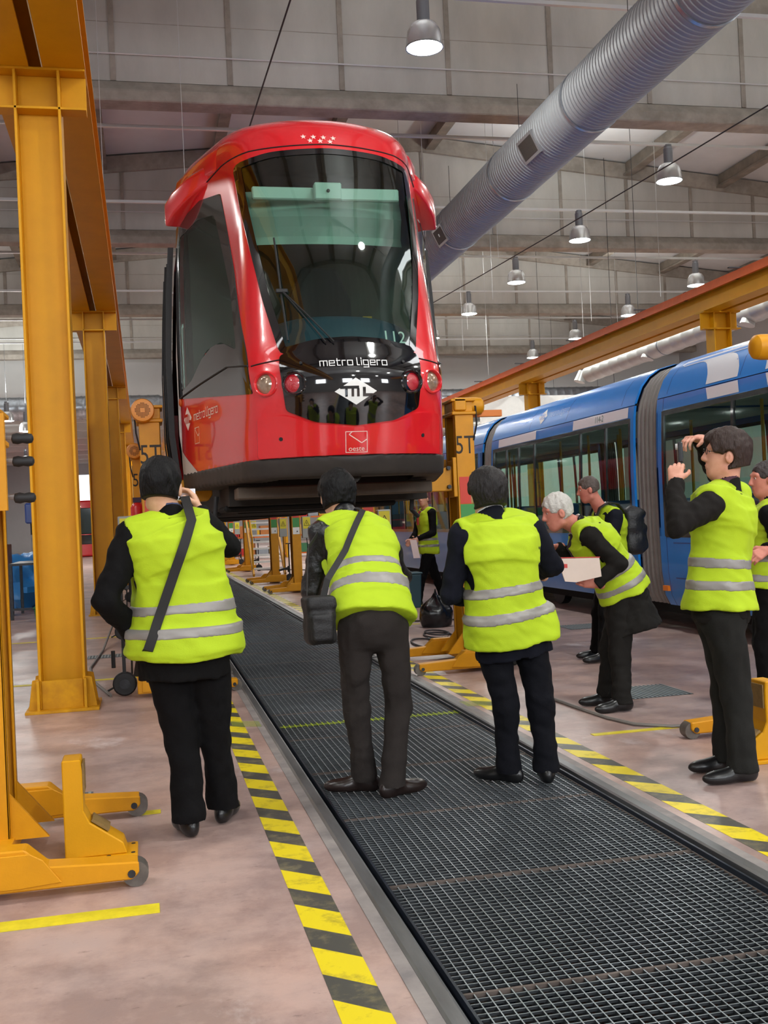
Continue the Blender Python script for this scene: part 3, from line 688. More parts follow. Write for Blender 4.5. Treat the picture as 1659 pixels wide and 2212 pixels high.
# ---------------------------------------------------------------- floor cables
CAB = mat('dark rubber cable', rgb(58, 54, 56), .6)
def loop(cx, cy, rx, ry, n=22, a0=0., a1=2*PI, z=.014): return [(cx+rx*math.cos(a0+(a1-a0)*i/n), cy+ry*math.sin(a0+(a1-a0)*i/n), z) for i in range(n+1)]
cable('floor_cable', 'dark cable looped on the floor beside the right 5T jack', [(3.35, 11.5, .013)]+loop(3.1, 11.8, .17, .55, a0=.3, a1=5.6)+[(3.35, 11.3, .013), (3.5, 10.9, .013)], .011, CAB)
cable('floor_cable', 'dark coiled cable on the floor behind the right 5T jack', loop(3.42, 12.6, .16, .34, 20, 0, 2*PI, .012)+loop(3.43, 12.7, .13, .3, 20, .2, 6.2, .034), .011, CAB)
cable('floor_cable', 'dark cable lying on the floor behind the black refuse bag', [(2.9, 16.4, .012), (3.2, 15.7, .012), (3.4, 15.0, .012), (3.6, 14.5, .012), (4.3, 14.3, .012)], .012, CAB)
cable('floor_cable', 'grey cable running from the right jack roller to the leaning man', [(3.0, 7.75, .012), (3.02, 7.3, .012), (3.05, 6.9, .012), (3.12, 6.62, .012), (3.3, 6.45, .012), (3.6, 6.42, .012), (3.9, 6.5, .012)], .012, mat('grey cable', rgb(120, 116, 112), .6))
cable('floor_cable', 'grey cable curving on the floor behind the first left column', [(-.35, 9.75, .012), (-.55, 10.8, .012), (-.62, 11.8, .012), (-.55, 13.5, .012), (-.42, 15.5, .3), (-.36, 17.5, .7)], .014, mat('grey cable', rgb(120, 116, 112), .6))
cable('floor_cable', 'dark cable on the floor at the far end under the red tram', [(3.5, 34.1, .012), (4.0, 33.5, .012), (4.6, 32.6, .012), (5.0, 31.5, .012)], .02, CAB)

# ---------------------------------------------------------------- small props
def blob(name, label, cat, c, r, mt, seed, amp=.12, nu=36, nv=22, flat=True, neck=None):
    rnd = np.random.RandomState(seed); W_ = rnd.randn(14, 3)*4.; ph = rnd.rand(14)*6.28
    m = MB(); vs = []
    for jv in range(nv+1):
        for iu in range(nu):
            p, q = PI*jv/nv, 2*PI*iu/nu
            d = np.array([math.sin(p)*math.cos(q), math.sin(p)*math.sin(q), math.cos(p)])
            k = 1+amp*np.mean(np.sin(W_ @ d+ph))*2.2+amp*.5*abs(math.sin(q*5+3*math.sin(p*2)))*math.sin(p)
            z = d[2]*r[2]*k
            sc = 1.
            if neck and d[2] > .3: sc = max(.2, 1-(d[2]-.3)*neck)
            vs.append((c[0]+d[0]*r[0]*k*sc, c[1]+d[1]*r[1]*k*sc, max(.004, c[2]+z) if flat else c[2]+z))
    m.add(vs, [(jv*nu+iu, (jv+1)*nu+iu, (jv+1)*nu+(iu+1) % nu, jv*nu+(iu+1) % nu) for jv in range(nv) for iu in range(nu)])
    o = m.build(name, mt, smooth=.8); tag(o, label, cat); return o
BAGM = mat('shiny black plastic', rgb(18, 18, 20), .25, bump=.5, bscale=14)
blob('refuse_bag', 'tied black plastic refuse bag on the floor beside the right jack', 'refuse bag', (3.70, 13.7, .15), (.20, .18, .30), BAGM, 3, .17, neck=1.25)
def bin_box(name, label, x, y, w, d, h, mt, lid=None, lidm=None):
    t = thing(name, label, 'bin', (x, y, 0))
    m = MB(); m.add([(-w*.43, -d*.43, 0), (w*.43, -d*.43, 0), (w*.43, d*.43, 0), (-w*.43, d*.43, 0), (-w/2, -d/2, h), (w/2, -d/2, h), (w/2, d/2, h), (-w/2, d/2, h)], [(3, 2, 1, 0), (4, 5, 6, 7), (0, 1, 5, 4), (1, 2, 6, 5), (2, 3, 7, 6), (3, 0, 4, 7)]); m.build('bin_body', mt, t, bevel=.02, seg=2)
    m = MB(); m.box(-w/2-.015, w/2+.015, -d/2-.015, d/2+.015, h, h+.03); m.build('bin_rim', lidm or mt, t, bevel=.01)
    return t
bin_box('storage_bin', 'dark teal plastic bin behind the bending man', 4.13, 16.85, .34, .34, .54, mat('dark teal plastic', rgb(26, 66, 78), .45))
b = bin_box('wheeled_bin', 'tall blue plastic wheeled bin behind the teal bin', 4.02, 17.9, .36, .4, .98, mat('blue plastic', rgb(28, 84, 170), .4), None, mat('dark blue plastic', rgb(34, 74, 120), .4))
# left background: work table with tarp, machine, cabinet
t = thing('work_table', 'dark steel work table beside the blue tarpaulin at left', 'table', (-2.05, 20.2, 0))
m = MB(); m.box(-.24, .40, -.85, .85, .93, .97); m.build('table_top', STEEL, t)
for x in (-.22, .36):
    for y in (-.8, .8): m = MB(); m.box(x-.025, x+.025, y-.025, y+.025, 0, .93); m.build('table_leg', STEEL, t)
m = MB(); m.box(-.2, .36, -.82, -.78, .16, .2); m.build('stretcher', STEEL, t)
blob('tarpaulin', 'crumpled bright blue tarpaulin heaped behind the work table at left', 'tarpaulin', (-2.25, 22.6, .45), (.60, .7, .62), mat('blue tarpaulin', rgb(46, 138, 214), .35, bump=.8, bscale=5), 8, .34)
t = thing('drill_press', 'dark blue pillar drill standing behind the tarpaulin at left', 'machine', (-2.42, 25, 0))
m = MB(); m.box(-.35, .35, -.3, .3, 0, .9); m.build('machine_base', GREYP, t, bevel=.03)
m = MB(); m.cyl((0, .1, .9), (0, .1, 2.1), .05, n=14); m.build('machine_pillar', GALV, t)
m = MB(); m.prism([(-.12, 1.7), (.12, 1.7), (.12, 2.15), (-.12, 2.15)], -.3, .25); m.build('drill_head', DBLUE, t, bevel=.03)
m = MB(); m.cyl((0, -.15, 1.45), (0, -.15, 1.7), .03, n=10); m.build('spindle', STEEL, t)
t = thing('tool_cabinet', 'brown tool cabinet beside the work table at the left edge', 'cabinet', (-2.62, 20.6, 0))
m = MB(); m.box(-.22, .22, -.25, .25, 0, 1.3); m.build('cabinet_body', mat('brown enamel', rgb(116, 74, 66), .5), t, bevel=.01)
for k in range(4):
    m = MB(); m.box(-.20, .20, -.262, -.25, .06+k*.31, .34+k*.31); d_ = m.build('drawer', mat('brown enamel', rgb(116, 74, 66)), t, bevel=.004)
    m = MB(); m.bar((-.1, -.275, .28+k*.31), (.1, -.275, .28+k*.31), .015, .012); m.build('handle', STEEL, d_)
bin_box('parts_crate', 'small green plastic crate at the foot of the first left column', -1.72, 19.1, .3, .3, .2, mat('green plastic', rgb(36, 112, 62), .45))
t = thing('extinguisher', 'red cylinder with dark top behind the first left jack', 'extinguisher', (-.07, 13.2, 0))
m = MB(); m.lathe([(.02, 1.38), (.075, 1.39), (.08, 1.42), (.08, 1.72), (.05, 1.77), (.03, 1.78)], 18); m.build('cylinder', mat('fire red', rgb(206, 34, 30), .3), t, smooth=.6)
m = MB(); m.box(-.05, .05, -.03, .03, 1.78, 1.84); m.build('valve', mat('dark violet cap', rgb(58, 36, 66), .4), t)
m = MB(); m.box(-.03, .03, .02, .06, 0, 1.5); m.box(-.12, .12, -.1, .14, 0, .02); m.build('stand', STEEL, t)
# far stairs
t = thing('access_stairs', 'access stairs with white treads and yellow stringers far under the red tram', 'stairs', (3.55, 30.3, 0))
for k in range(11):
    z = .18+k*.185; m = MB(); m.box(-.62+k*.012, .22-k*.008, -.12+k*.2, .12+k*.2, z, z+.05); m.build('tread', WHITE, t)
for sx in (-.62, .26):
    m = MB(); m.bar((sx, -.2, 0), (sx, 2.1, 2.15), .05, .2); m.build('stringer', YEL, t)
    m = MB(); m.tube([(sx, -.1, .2), (sx, -.1, 1.1), (sx, 2.0, 3.1)], .025, 8); m.build('handrail', YEL, t)
# racks with boxes far back
rc = [rgb(200, 40, 40), rgb(222, 200, 150), rgb(220, 170, 30), rgb(60, 120, 80), rgb(150, 160, 170), rgb(60, 100, 170), rgb(190, 120, 60)]
rnd = random.Random(4)
places = ['under the tram near the stairs', 'under the tram behind the middle jacks', 'behind the far jacks', 'beside the far wheeled jack', 'left of the far doorway columns']
for k, (x, y, w, h) in enumerate(((4.6, 46, 2.6, 2.6), (7.6, 46.5, 2.6, 2.6), (1.8, 50, 2.2, 2.4), (11, 48, 3, 2.8), (-6.8, 30, 2.6, 2.8))):
    t = thing('storage_rack', 'yellow framed storage rack of coloured boxes ' + places[k], 'rack', (x, y, 0), group='far storage racks')
    for sx in (-w/2, w/2):
        for sy in (-.4, .4): m = MB(); m.box(sx-.05, sx+.05, sy-.05, sy+.05, 0, h); m.build('upright', YEL, t)
    for q in range(4):
        z = .12+q*(h-.3)/3; m = MB(); m.box(-w/2, w/2, -.42, .42, z, z+.06); m.build('shelf', mat('orange shelf', rgb(206, 104, 30), .5), t)
        xx = -w/2+.12; cnt_ = 0
        while xx < w/2-.5 and q < 3:
            bw = rnd.uniform(.3, .55); bh = rnd.uniform(.25, .52); ci = rnd.randrange(7)
            m = MB(); m.box(xx, xx+bw-.04, -.35, .3, z+.061, z+.06+bh)
            o = m.build('storage_box', mat('box colour %d' % ci, rc[ci], .6, var=.1), bevel=.01); o.location = (x, y, 0)
            cnt_ += 1; tag(o, '%s box, %s from left on the %s shelf of the rack %s' % (['red', 'cream', 'yellow', 'green', 'grey', 'blue', 'brown'][ci], ['first', 'second', 'third', 'fourth', 'fifth', 'sixth', 'seventh', 'eighth'][cnt_-1], ['bottom', 'middle', 'upper'][q], ['by the stairs', 'behind the jacks', 'behind far jacks', 'beside wheels', 'at far left'][k]), 'box', 'boxes on the far racks')
            xx += bw
# ---------------------------------------------------------------- implicit surfaces
from mathutils.geometry import delaunay_2d_cdt
def surfnet(F, o, h):
    """naive surface nets: vertices and quads of the zero level of a sampled field"""
    s = F < 0; nx, ny, nz = F.shape
    c = np.zeros((nx-1, ny-1, nz-1), np.int8)
    for a in (0, 1):
        for b in (0, 1):
            for d in (0, 1): c += s[a:nx-1+a, b:ny-1+b, d:nz-1+d]
    act = (c > 0) & (c < 8); idx = np.full(act.shape, -1, np.int64); cells = np.argwhere(act); idx[act] = np.arange(len(cells))
    acc = np.zeros((len(cells), 3)); cnt = np.zeros(len(cells))
    for ax in range(3):
        o2 = [i for i in range(3) if i != ax]
        for a in (0, 1):
            for b in (0, 1):
                off = np.zeros(3, int); off[o2[0]] = a; off[o2[1]] = b; e = np.zeros(3, int); e[ax] = 1
                p = cells+off; q = p+e
                fa = F[p[:, 0], p[:, 1], p[:, 2]]; fb = F[q[:, 0], q[:, 1], q[:, 2]]
                mk = (fa < 0) != (fb < 0); t = np.zeros(len(fa)); t[mk] = fa[mk]/(fa[mk]-fb[mk])
                pos = off+t[:, None]*e; acc[mk] += pos[mk]; cnt[mk] += 1
    V = np.asarray(o)+h*(cells+acc/cnt[:, None])
    fs = []
    for ax in range(3):
        sl0 = [slice(1, -1)]*3; sl1 = [slice(1, -1)]*3; sl0[ax] = slice(0, -1); sl1[ax] = slice(1, None)
        A = s[tuple(sl0)]; B = s[tuple(sl1)]; ch = np.argwhere(A != B)
        base = ch.copy(); o2 = [(ax+1) % 3, (ax+2) % 3]
        for k in o2: base[:, k] += 1
        flip = A[ch[:, 0], ch[:, 1], ch[:, 2]]
        def cell(a, b):
            q = base.copy(); q[:, o2[0]] -= a; q[:, o2[1]] -= b; return idx[q[:, 0], q[:, 1], q[:, 2]]
        q = np.stack([cell(1, 1), cell(0, 1), cell(0, 0), cell(1, 0)], 1)
        q[~flip] = q[~flip][:, ::-1]; fs.append(q)
    return V, np.concatenate(fs)
def np_mesh(name, V, Fq, smooth=True):
    me = bpy.data.meshes.new(name); me.vertices.add(len(V)); me.vertices.foreach_set('co', np.ascontiguousarray(V, np.float32).ravel())
    me.loops.add(Fq.size); me.loops.foreach_set('vertex_index', Fq.astype(np.int32).ravel())
    me.polygons.add(len(Fq)); me.polygons.foreach_set('loop_start', np.arange(0, Fq.size, Fq.shape[1], dtype=np.int32))
    if smooth: me.polygons.foreach_set('use_smooth', np.ones(len(Fq), bool))
    me.update(calc_edges=True); return me
def smin(a, b, k):
    hh = np.clip(.5+.5*(b-a)/k, 0, 1); return b*(1-hh)+a*hh-k*hh*(1-hh)
def smax(a, b, k): return -smin(-a, -b, k)
def in_poly(px, py, poly):
    r = np.zeros(px.shape, bool); n = len(poly); j = n-1
    for i in range(n):
        xi, yi = poly[i]; xj, yj = poly[j]
        c = ((yi > py) != (yj > py)) & (px < (xj-xi)*(py-yi)/(yj-yi+1e-12)+xi); r ^= c; j = i
    return r
def smooth_poly(pts, n=6):
    """closed Catmull-Rom through the points"""
    P = [np.array(p, float) for p in pts]; out = []; N = len(P)
    for i in range(N):
        a, b, c, d = P[i-1], P[i], P[(i+1) % N], P[(i+2) % N]
        for k in range(n):
            t = k/n; out.append(tuple(.5*((2*b)+(c-a)*t+(2*a-5*b+4*c-d)*t*t+(3*b-a-3*c+d)*t**3)))
    return out
def round_poly(pts, r, n=5):
    """polygon with rounded corners"""
    out = []; N = len(pts)
    for i in range(N):
        p = Vector(pts[i]); a = Vector(pts[i-1]); b = Vector(pts[(i+1) % N]); da = (a-p); db = (b-p)
        rr = min(r, da.length*.45, db.length*.45); a2 = p+da.normalized()*rr; b2 = p+db.normalized()*rr
        for k in range(n+1):
            t = k/n; q = a2*(1-t)**2+p*2*t*(1-t)+b2*t*t; out.append((q.x, q.y))
    return out
def dens(poly, d):
    out = []
    for i in range(len(poly)):
        a, b = np.array(poly[i]), np.array(poly[(i+1) % len(poly)]); n = max(1, int(np.hypot(*(b-a))/d))
        out += [tuple(a+(b-a)*k/n) for k in range(n)]
    return out
def inset(poly, d):
    P = [Vector(p) for p in poly]; n = len(P); area = sum(P[i-1].x*P[i].y-P[i].x*P[i-1].y for i in range(n)); s = 1 if area > 0 else -1; out = []
    for i in range(n):
        a, b, c = P[i-1], P[i], P[(i+1) % n]; e1 = (b-a); e2 = (c-b)
        if e1.length < 1e-9: e1 = e2
        if e2.length < 1e-9: e2 = e1
        n1 = Vector((-e1.y, e1.x)).normalized(); n2 = Vector((-e2.y, e2.x)).normalized(); m = (n1+n2)
        m = m.normalized() if m.length > 1e-6 else n1; k = d/max(.5, m.dot(n1)); q = b+m*s*k; out.append((q.x, q.y))
    return out
def tri_poly(poly, res):
    """outline filled with a triangulated grid so that it can follow a curved surface"""
    poly = dens(poly, res); xs = [p[0] for p in poly]; ys = [p[1] for p in poly]
    gx, gy = np.meshgrid(np.arange(min(xs)+res*.5, max(xs), res), np.arange(min(ys)+res*.5, max(ys), res)); gx, gy = gx.ravel(), gy.ravel()
    inn = in_poly(gx, gy, inset(poly, res*.35)) if len(poly) > 8 else in_poly(gx, gy, poly)
    pts = [Vector(p) for p in poly]+[Vector((a, b)) for a, b in zip(gx[inn], gy[inn])]
    n = len(poly); r = delaunay_2d_cdt(pts, [(i, (i+1) % n) for i in range(n)], [], 1, 1e-6)
    return np.array([(v.x, v.y) for v in r[0]]), [tuple(f) for f in r[2]]
class Surf:
    """drapes flat outlines onto an implicit body: 'F' looks along +y at (x,z), 'L'/'R' along x at (y,z)"""
    def __init__(s, f, cx, y_out, y_in): s.f = f; s.cx = cx; s.yo = y_out; s.yi = y_in
    def pt(s, P, side, off=0.):
        P = np.asarray(P, float); n = len(P)
        if side == 'F':
            a = np.full(n, s.yo); b = np.full(n, s.yi); fn = lambda t: s.f(P[:, 0], t, P[:, 1])-off
        else:
            a = np.full(n, 1.7); b = np.full(n, 0.); fn = lambda t: s.f(t, P[:, 0], P[:, 1])-off
        for _ in range(40):
            m = (a+b)/2; o = fn(m) > 0; a = np.where(o, m, a); b = np.where(o, b, m)
        t = (a+b)/2
        if side == 'F': return np.stack([P[:, 0]+s.cx, t, P[:, 1]], 1)
        return np.stack([s.cx+(t if side == 'R' else -t), P[:, 0], P[:, 1]], 1)
    def nrm(s, p):
        e = 1e-3; q = np.array([p[0]-s.cx, p[1], p[2]]); g = []
        for i in range(3):
            d = np.zeros(3); d[i] = e; g.append((s.f(*[np.array([v]) for v in q+d])-s.f(*[np.array([v]) for v in q-d]))[0])
        g = np.array(g); return Vector(g/np.linalg.norm(g))
    def patch(s, poly, side, off, m, name, parent, res=.06, thick=.012, smooth=.6):
        P, fs = tri_poly(poly, res); A = s.pt(P, side, off); B = s.pt(P, side, off-thick); n = len(P)
        from collections import Counter
        ec = Counter()
        for f in fs:
            for i in range(len(f)): ec[tuple(sorted((f[i], f[(i+1) % len(f)])))] += 1
        mb = MB(); mb.add([tuple(v) for v in A]+[tuple(v) for v in B], list(fs)+[(a, b, b+n, a+n) for (a, b), c in ec.items() if c == 1])
        return mb.build(name, m, parent, smooth=smooth)
    def ring(s, outer, inner, side, off, m, name, parent, nsub=2, thick=.012):
        n = len(outer); mb = MB(); L = []
        for k in range(nsub+1):
            t = k/nsub; L.append(s.pt([(o[0]*(1-t)+i[0]*t, o[1]*(1-t)+i[1]*t) for o, i in zip(outer, inner)], side, off))
        L = [s.pt(outer, side, off-thick)]+L+[s.pt(inner, side, off-thick)]
        vs = [tuple(v) for a in L for v in a]; K = len(L)
        mb.add(vs, [(k*n+i, k*n+(i+1) % n, (k+1)*n+(i+1) % n, (k+1)*n+i) for k in range(K-1) for i in range(n)])
        return mb.build(name, m, parent, smooth=.6)
    def flat(s, polys, side, off, m, name, parent, res=.03):
        """many small flat print pieces draped as one part"""
        mb = MB()
        for poly in polys:
            P, fs = tri_poly(poly, res); A = s.pt(P, side, off); mb.add([tuple(v) for v in A], fs)
        o = mb.build(name, m, parent, fix=False)
        return o
    def wire(s, pts, side, off, r, m, name, parent):
        mb = MB(); mb.tube([tuple(v) for v in s.pt(dens_open(pts, .05), side, off)], r, 6); return mb.build(name, m, parent, smooth=.9)
def dens_open(pts, d):
    out = []
    for a, b in zip(pts[:-1], pts[1:]):
        a, b = np.array(a, float), np.array(b, float); n = max(1, int(np.hypot(*(b-a))/d)); out += [tuple(a+(b-a)*k/n) for k in range(n)]
    return out+[tuple(pts[-1])]
GLY = {'m': (1.4, [[(0, 0), (0, 1), (1.4, 1), (1.4, 0)], [(.7, 1), (.7, 0)]]), 'e': (1, [[(1, 0), (0, 0), (0, 1), (1, 1), (1, .5), (0, .5)]]), 't': (.7, [[(.15, 1.4), (.15, 0), (.7, 0)], [(0, 1), (.7, 1)]]),
       'r': (.65, [[(0, 0), (0, 1), (.65, 1)]]), 'o': (1, [[(0, 0), (1, 0), (1, 1), (0, 1), (0, 0)]]), 'l': (.45, [[(0, 1.5), (0, 0), (.45, 0)]]), 'i': (.0, [[(0, 0), (0, 1)], [(0, 1.28), (0, 1.5)]]),
       'g': (1, [[(1, 0), (0, 0), (0, 1), (1, 1), (1, -.45), (0, -.45)]])}
def strokes(txt, w, cx, cz, sw=.2, flip=1, gap=.42):
    """squared stroke lettering of total width w centred on (cx, cz)"""
    x = 0.; segs = []
    for ch in txt:
        if ch == ' ': x += .5; continue
        a, pl = GLY[ch]
        for p in pl:
            for q0, q1 in zip(p[:-1], p[1:]): segs.append(((x+q0[0], q0[1]), (x+q1[0], q1[1])))
        x += a+gap
    x -= gap; k = w/x; out = []
    for (ax, ay), (bx, by) in segs:
        h = sw/2
        x0, x1 = min(ax, bx)-h, max(ax, bx)+h; y0, y1 = min(ay, by)-h, max(ay, by)+h
        out.append([(cx+flip*k*(u-x/2), cz+k*(v-.5)) for u, v in ((x0, y0), (x1, y0), (x1, y1), (x0, y1))])
    return out
def diamond(cx, cz, w, h, fl=1):
    d = [(cx+fl*a*w/2, cz+b*h/2) for a, b in ((-1, 0), (0, -1), (1, 0), (0, 1))]
    R = lambda x0, x1, y0, y1: [(cx+fl*a*w/2, cz+b*h/2) for a, b in ((x0, y0), (x1, y0), (x1, y1), (x0, y1))]
    bl = [R(-.75, .14, .18, .40), R(-.52, -.40, -.40, .2), R(-.22, -.10, -.40, .2), R(.04, .16, -.40, .2), R(.32, .46, -.40, .30), R(.40, .80, -.40, -.17)]
    return d, bl
def square_logo(cx, cz, w, h, fl=1):
    R = lambda x0, x1, y0, y1: [(cx+fl*a*w/2, cz+b*h/2) for a, b in ((x0, y0), (x1, y0), (x1, y1), (x0, y1))]
    t = .06
    ps = [R(-1, 1, -1, -1+t), R(-1, 1, 1-t, 1), R(-1, -1+t, -1+t, 1-t), R(1-t, 1, -1+t, 1-t)]
    for (a, b), (c, d) in ((((-.66, .70)), (.46, -.10)), ((.46, -.10), (.94, .22)), ((-.66, .70), (-.40, .95))):
        q = Vector((c-a, d-b)).normalized()*.04; nrm = Vector((-q.y, q.x)); ps.append([(cx+fl*u*w/2, cz+v*h/2) for u, v in ((a+nrm.x, b+nrm.y), (a-nrm.x, b-nrm.y), (c-nrm.x, d-nrm.y), (c+nrm.x, d+nrm.y))])
    return ps
def text_polys(txt, size, cx, cz, sx=1., fl=1):
    me = text_mesh(txt, size); V = [(cx+fl*v.co.x*sx, cz+v.co.y) for v in me.vertices]; out = [[V[i] for i in p.vertices] for p in me.polygons]; bpy.data.meshes.remove(me); return out
def drape_text(sf, polys, side, off, m, name, parent):
    mb = MB()
    for p in polys: mb.add([tuple(v) for v in sf.pt(p, side, off)], [tuple(range(len(p)))])
    return mb.build(name, m, parent, fix=False)

# ---------------------------------------------------------------- red tram on the jacks
TX = 1.55
_zn = [1.5, 1.88, 2.05, 2.15, 2.25, 2.45, 2.6, 2.75, 3.0, 3.5, 4.0, 4.41, 5.2]
_yn = [7.98, 7.80, 7.765, 7.755, 7.72, 7.685, 7.705, 7.80, 7.87, 8.01, 8.22, 8.43, 8.85]
# smoothed nose profile
_zz = np.linspace(1.5, 5.2, 300); _yy = np.interp(_zz, _zn, _yn); _k = np.hanning(25); _k /= _k.sum(); _yy = np.convolve(np.pad(_yy, 12, 'edge'), _k, 'valid')
def tram_f(x, y, z, bottom=1.895, grow=0.):
    x = np.abs(x); yn = np.interp(z, _zz, _yy)
    fr = (yn+.48*x*x+.06*np.clip(x-.5, 0, 1)-y)/np.sqrt(1+(.96*x)**2+.16)
    w = np.minimum(.735+(y-7.97)*.241, 1.195+.0*y); w = smin(.735+(y-7.97)*.241, np.full_like(y, 1.2), .06)
    w = w-.13*np.clip((z-2.6)/1.6, 0, 1.15)*np.clip((9.7-y)/1., 0, 1.2)-.022*np.clip(z-2.9, 0, 3)**2-.10*np.clip(2.15-z, 0, 1)**2*1.5
    sd = (x-w)*.97
    rf = (z-(4.80-.10*(x/1.2)**3))
    f = smax(smax(fr, sd, .10), rf, .26)
    return np.maximum(f, bottom-z)-grow
def tram_body_mesh(iso, bottom, y1, top, h, cut):
    ox, oy, oz = -1.3, 7.55, bottom-.06
    nx, ny, nz = int(2.6/h)+1, int((y1-oy)/h)+3, int((top-oz)/h)+2
    X, Y, Z = np.meshgrid(ox+h*np.arange(nx), oy+h*np.arange(ny), oz+h*np.arange(nz), indexing='ij')
    F = np.maximum(tram_f(X, Y, Z, bottom)-iso, Y-y1); F = np.maximum(F, Z-top)
    V, Q = surfnet(F, (ox, oy, oz), h); c = V[Q].mean(1)
    if cut is not None: Q = Q[~cut(c)]
    V = V+np.array([TX, 0, 0]); return V, Q
WS = round_poly([(-.515, 2.685), (-.25, 2.745), (0, 2.76), (.25, 2.745), (.515, 2.685), (.61, 3.15), (.665, 3.55), (.705, 3.95), (.728, 4.36), (.45, 4.415), (0, 4.43), (-.45, 4.415), (-.728, 4.36), (-.705, 3.95), (-.665, 3.55), (-.61, 3.15)], .06, 3)
SW = round_poly([(7.99, 2.42), (8.06, 2.645), (8.46, 3.4), (8.90, 4.19), (9.3, 4.25), (9.86, 4.15), (9.9, 2.62), (9.72, 2.60)], .02, 3)      # black area (y,z)
SG = round_poly([(8.30, 2.80), (8.53, 3.3), (8.98, 4.04), (9.3, 4.09), (9.74, 4.03), (9.76, 2.66), (9.45, 2.72), (9.05, 2.92), (8.7, 2.93)], .06, 3)
def cut_win(c):
    fr = in_poly(c[:, 0], c[:, 2], inset(WS, .035)) & (c[:, 1] < 8.78)
    sd = in_poly(c[:, 1], c[:, 2], inset(SG, -.015)) & (np.abs(c[:, 0]) > .6) & ~fr & (np.abs(c[:, 0]) > .62+(c[:, 1]-7.97)*.2)
    return fr | sd
tram = thing('tram', 'red tram raised on jacks above the inspection pit, seen from its front', 'tram', (TX, 9.9, 0))
def tlink(o):
    o.parent = tram; o.location = -Vector((TX, 9.9, 0))+o.location; return o
def adopt(o): o.location = Vector(o.location)-Vector((TX, 9.9, 0)); return o
V, Q = tram_body_mesh(0., 1.895, 9.92, 4.9, .03, cut_win)
me = np_mesh('cab_shell', V, Q); me.materials.append(RED); cab = adopt(link('cab_shell', me, tram))
V, Q = tram_body_mesh(-.055, 1.95, 9.9, 4.7, .05, cut_win)
INT = mat('dark cab interior', rgb(58, 62, 62), .8, var=.2); me = np_mesh('cab_lining', V, Q); me.materials.append(INT); adopt(link('cab_lining', me, tram))
SF = Surf(tram_f, TX, 7.0, 9.6)
def sub(o): o.location = (0, 0, 0); return o          # sub-parts share the frame of their part
# lower apron
V, Q = tram_body_mesh(.010, 1.79, 9.93, 1.935, .025, lambda c: (c[:, 2] < 1.81) & (np.abs(c[:, 0]) < .5+.2*(c[:, 1]-8)) & (c[:, 1] > 8.1))
me = np_mesh('apron', V, Q); me.materials.append(mat('dirty black apron', rgb(52, 46, 42), .6, var=.35, vscale=6)); adopt(link('apron', me, tram))
GLS = glass_mat('tinted tram glass', (.50, .68, .61), .90, grazing=.85)
ws = adopt(SF.patch(inset(WS, .006), 'F', .004, GLS, 'windscreen', tram, res=.12, thick=.004))
fr = adopt(SF.ring(dens(WS, .08), inset(dens(WS, .08), .055), 'F', .008, PBLACK, 'windscreen_border', tram))
nose_top = [(-.525, 2.69), (-.25, 2.757), (0, 2.773), (.25, 2.757), (.525, 2.69)]
NP = round_poly(nose_top[::-1]+[(-.535, 2.60), (-.52, 2.42), (-.50, 2.27), (-.30, 2.18), (0, 2.145), (.30, 2.18), (.50, 2.27), (.52, 2.42), (.535, 2.60)], .03, 3)
npn = adopt(SF.patch(NP, 'F', .016, PBLACK, 'nose_panel', tram, res=.05, thick=.02))
BP = round_poly([(-.70, 2.235), (-.52, 2.24), (-.30, 2.165), (0, 2.13), (.30, 2.165), (.52, 2.24), (.70, 2.235), (.70, 1.935), (0, 1.935), (-.70, 1.935)], .02, 2)
bump = adopt(SF.patch(BP, 'F', .022, RED, 'bumper', tram, res=.06, thick=.03))
for sx in (-1, 1):
    for (x, z, r, nm) in ((.54, 2.07, .015, 'tow_hole'), (.385, 2.615, .012, 'fixing_hole')):
        p = SF.pt([(sx*x, z)], 'F', .022)[0]; nr = SF.nrm(p); mb = MB(); mb.cyl(Vector(p)-nr*.004, Vector(p)+nr*.004, r, n=12); adopt(mb.build(nm, BLACK, tram))
    # tail lamp
    def lamp(x, z, r, nm, lens, bez, off):
        p = Vector(SF.pt([(sx*x, z)], 'F', off)[0]); nr = SF.nrm(p); nr = (nr+Vector((0, -.6, 0))).normalized(); M = frame(p, nr.orthogonal(), nr.cross(nr.orthogonal()))
        mb = MB(); mb.lathe([(r*1.28, -.02), (r*1.28, .010), (r*1.15, .016), (r*1.02, .008), (r*.98, -.015)], 28, cap=False); mb.v = [tuple(M @ Vector(v)) for v in mb.v]; o = adopt(mb.build(nm, bez, tram, smooth=.8))
        mb = MB(); mb.lathe([(r, -.012), (r*.9, -.004), (r*.6, .004), (.0005, .008)], 28, cap=False); mb.v = [tuple(M @ Vector(v)) for v in mb.v]; sub(mb.build('lens', lens, o, smooth=.8))
    lamp(.44, 2.465, .072, 'tail_lamp', mat('red lamp lens', rgb(170, 16, 34), .15, coat=1., bump=.3, bscale=160), PBLACK, .016)
    lamp(.632, 2.48, .074, 'head_lamp', mat('clear lamp lens', rgb(166, 140, 118), .12, .35, var=.4, vscale=30, coat=1.), RED, .004)
# panel gaps
GAP = mat('panel gap', rgb(30, 8, 8), .8)
for sx in (-1, 1):
    adopt(SF.wire([(sx*.52, 2.655), (sx*.72, 2.632)], 'F', .001, .006, GAP, 'panel_gap', tram))
    adopt(SF.wire([(8.05, 2.64), (8.5, 2.70), (9.2, 2.66), (9.85, 2.61)], 'R' if sx > 0 else 'L', .010, .008, BLACK, 'window_rail', tram))
adopt(SF.wire([(-.93, 4.36), (-.8, 4.425), (-.6, 4.452), (0, 4.468), (.6, 4.452), (.8, 4.425), (.93, 4.36)], 'F', .001, .006, GAP, 'visor_gap', tram))
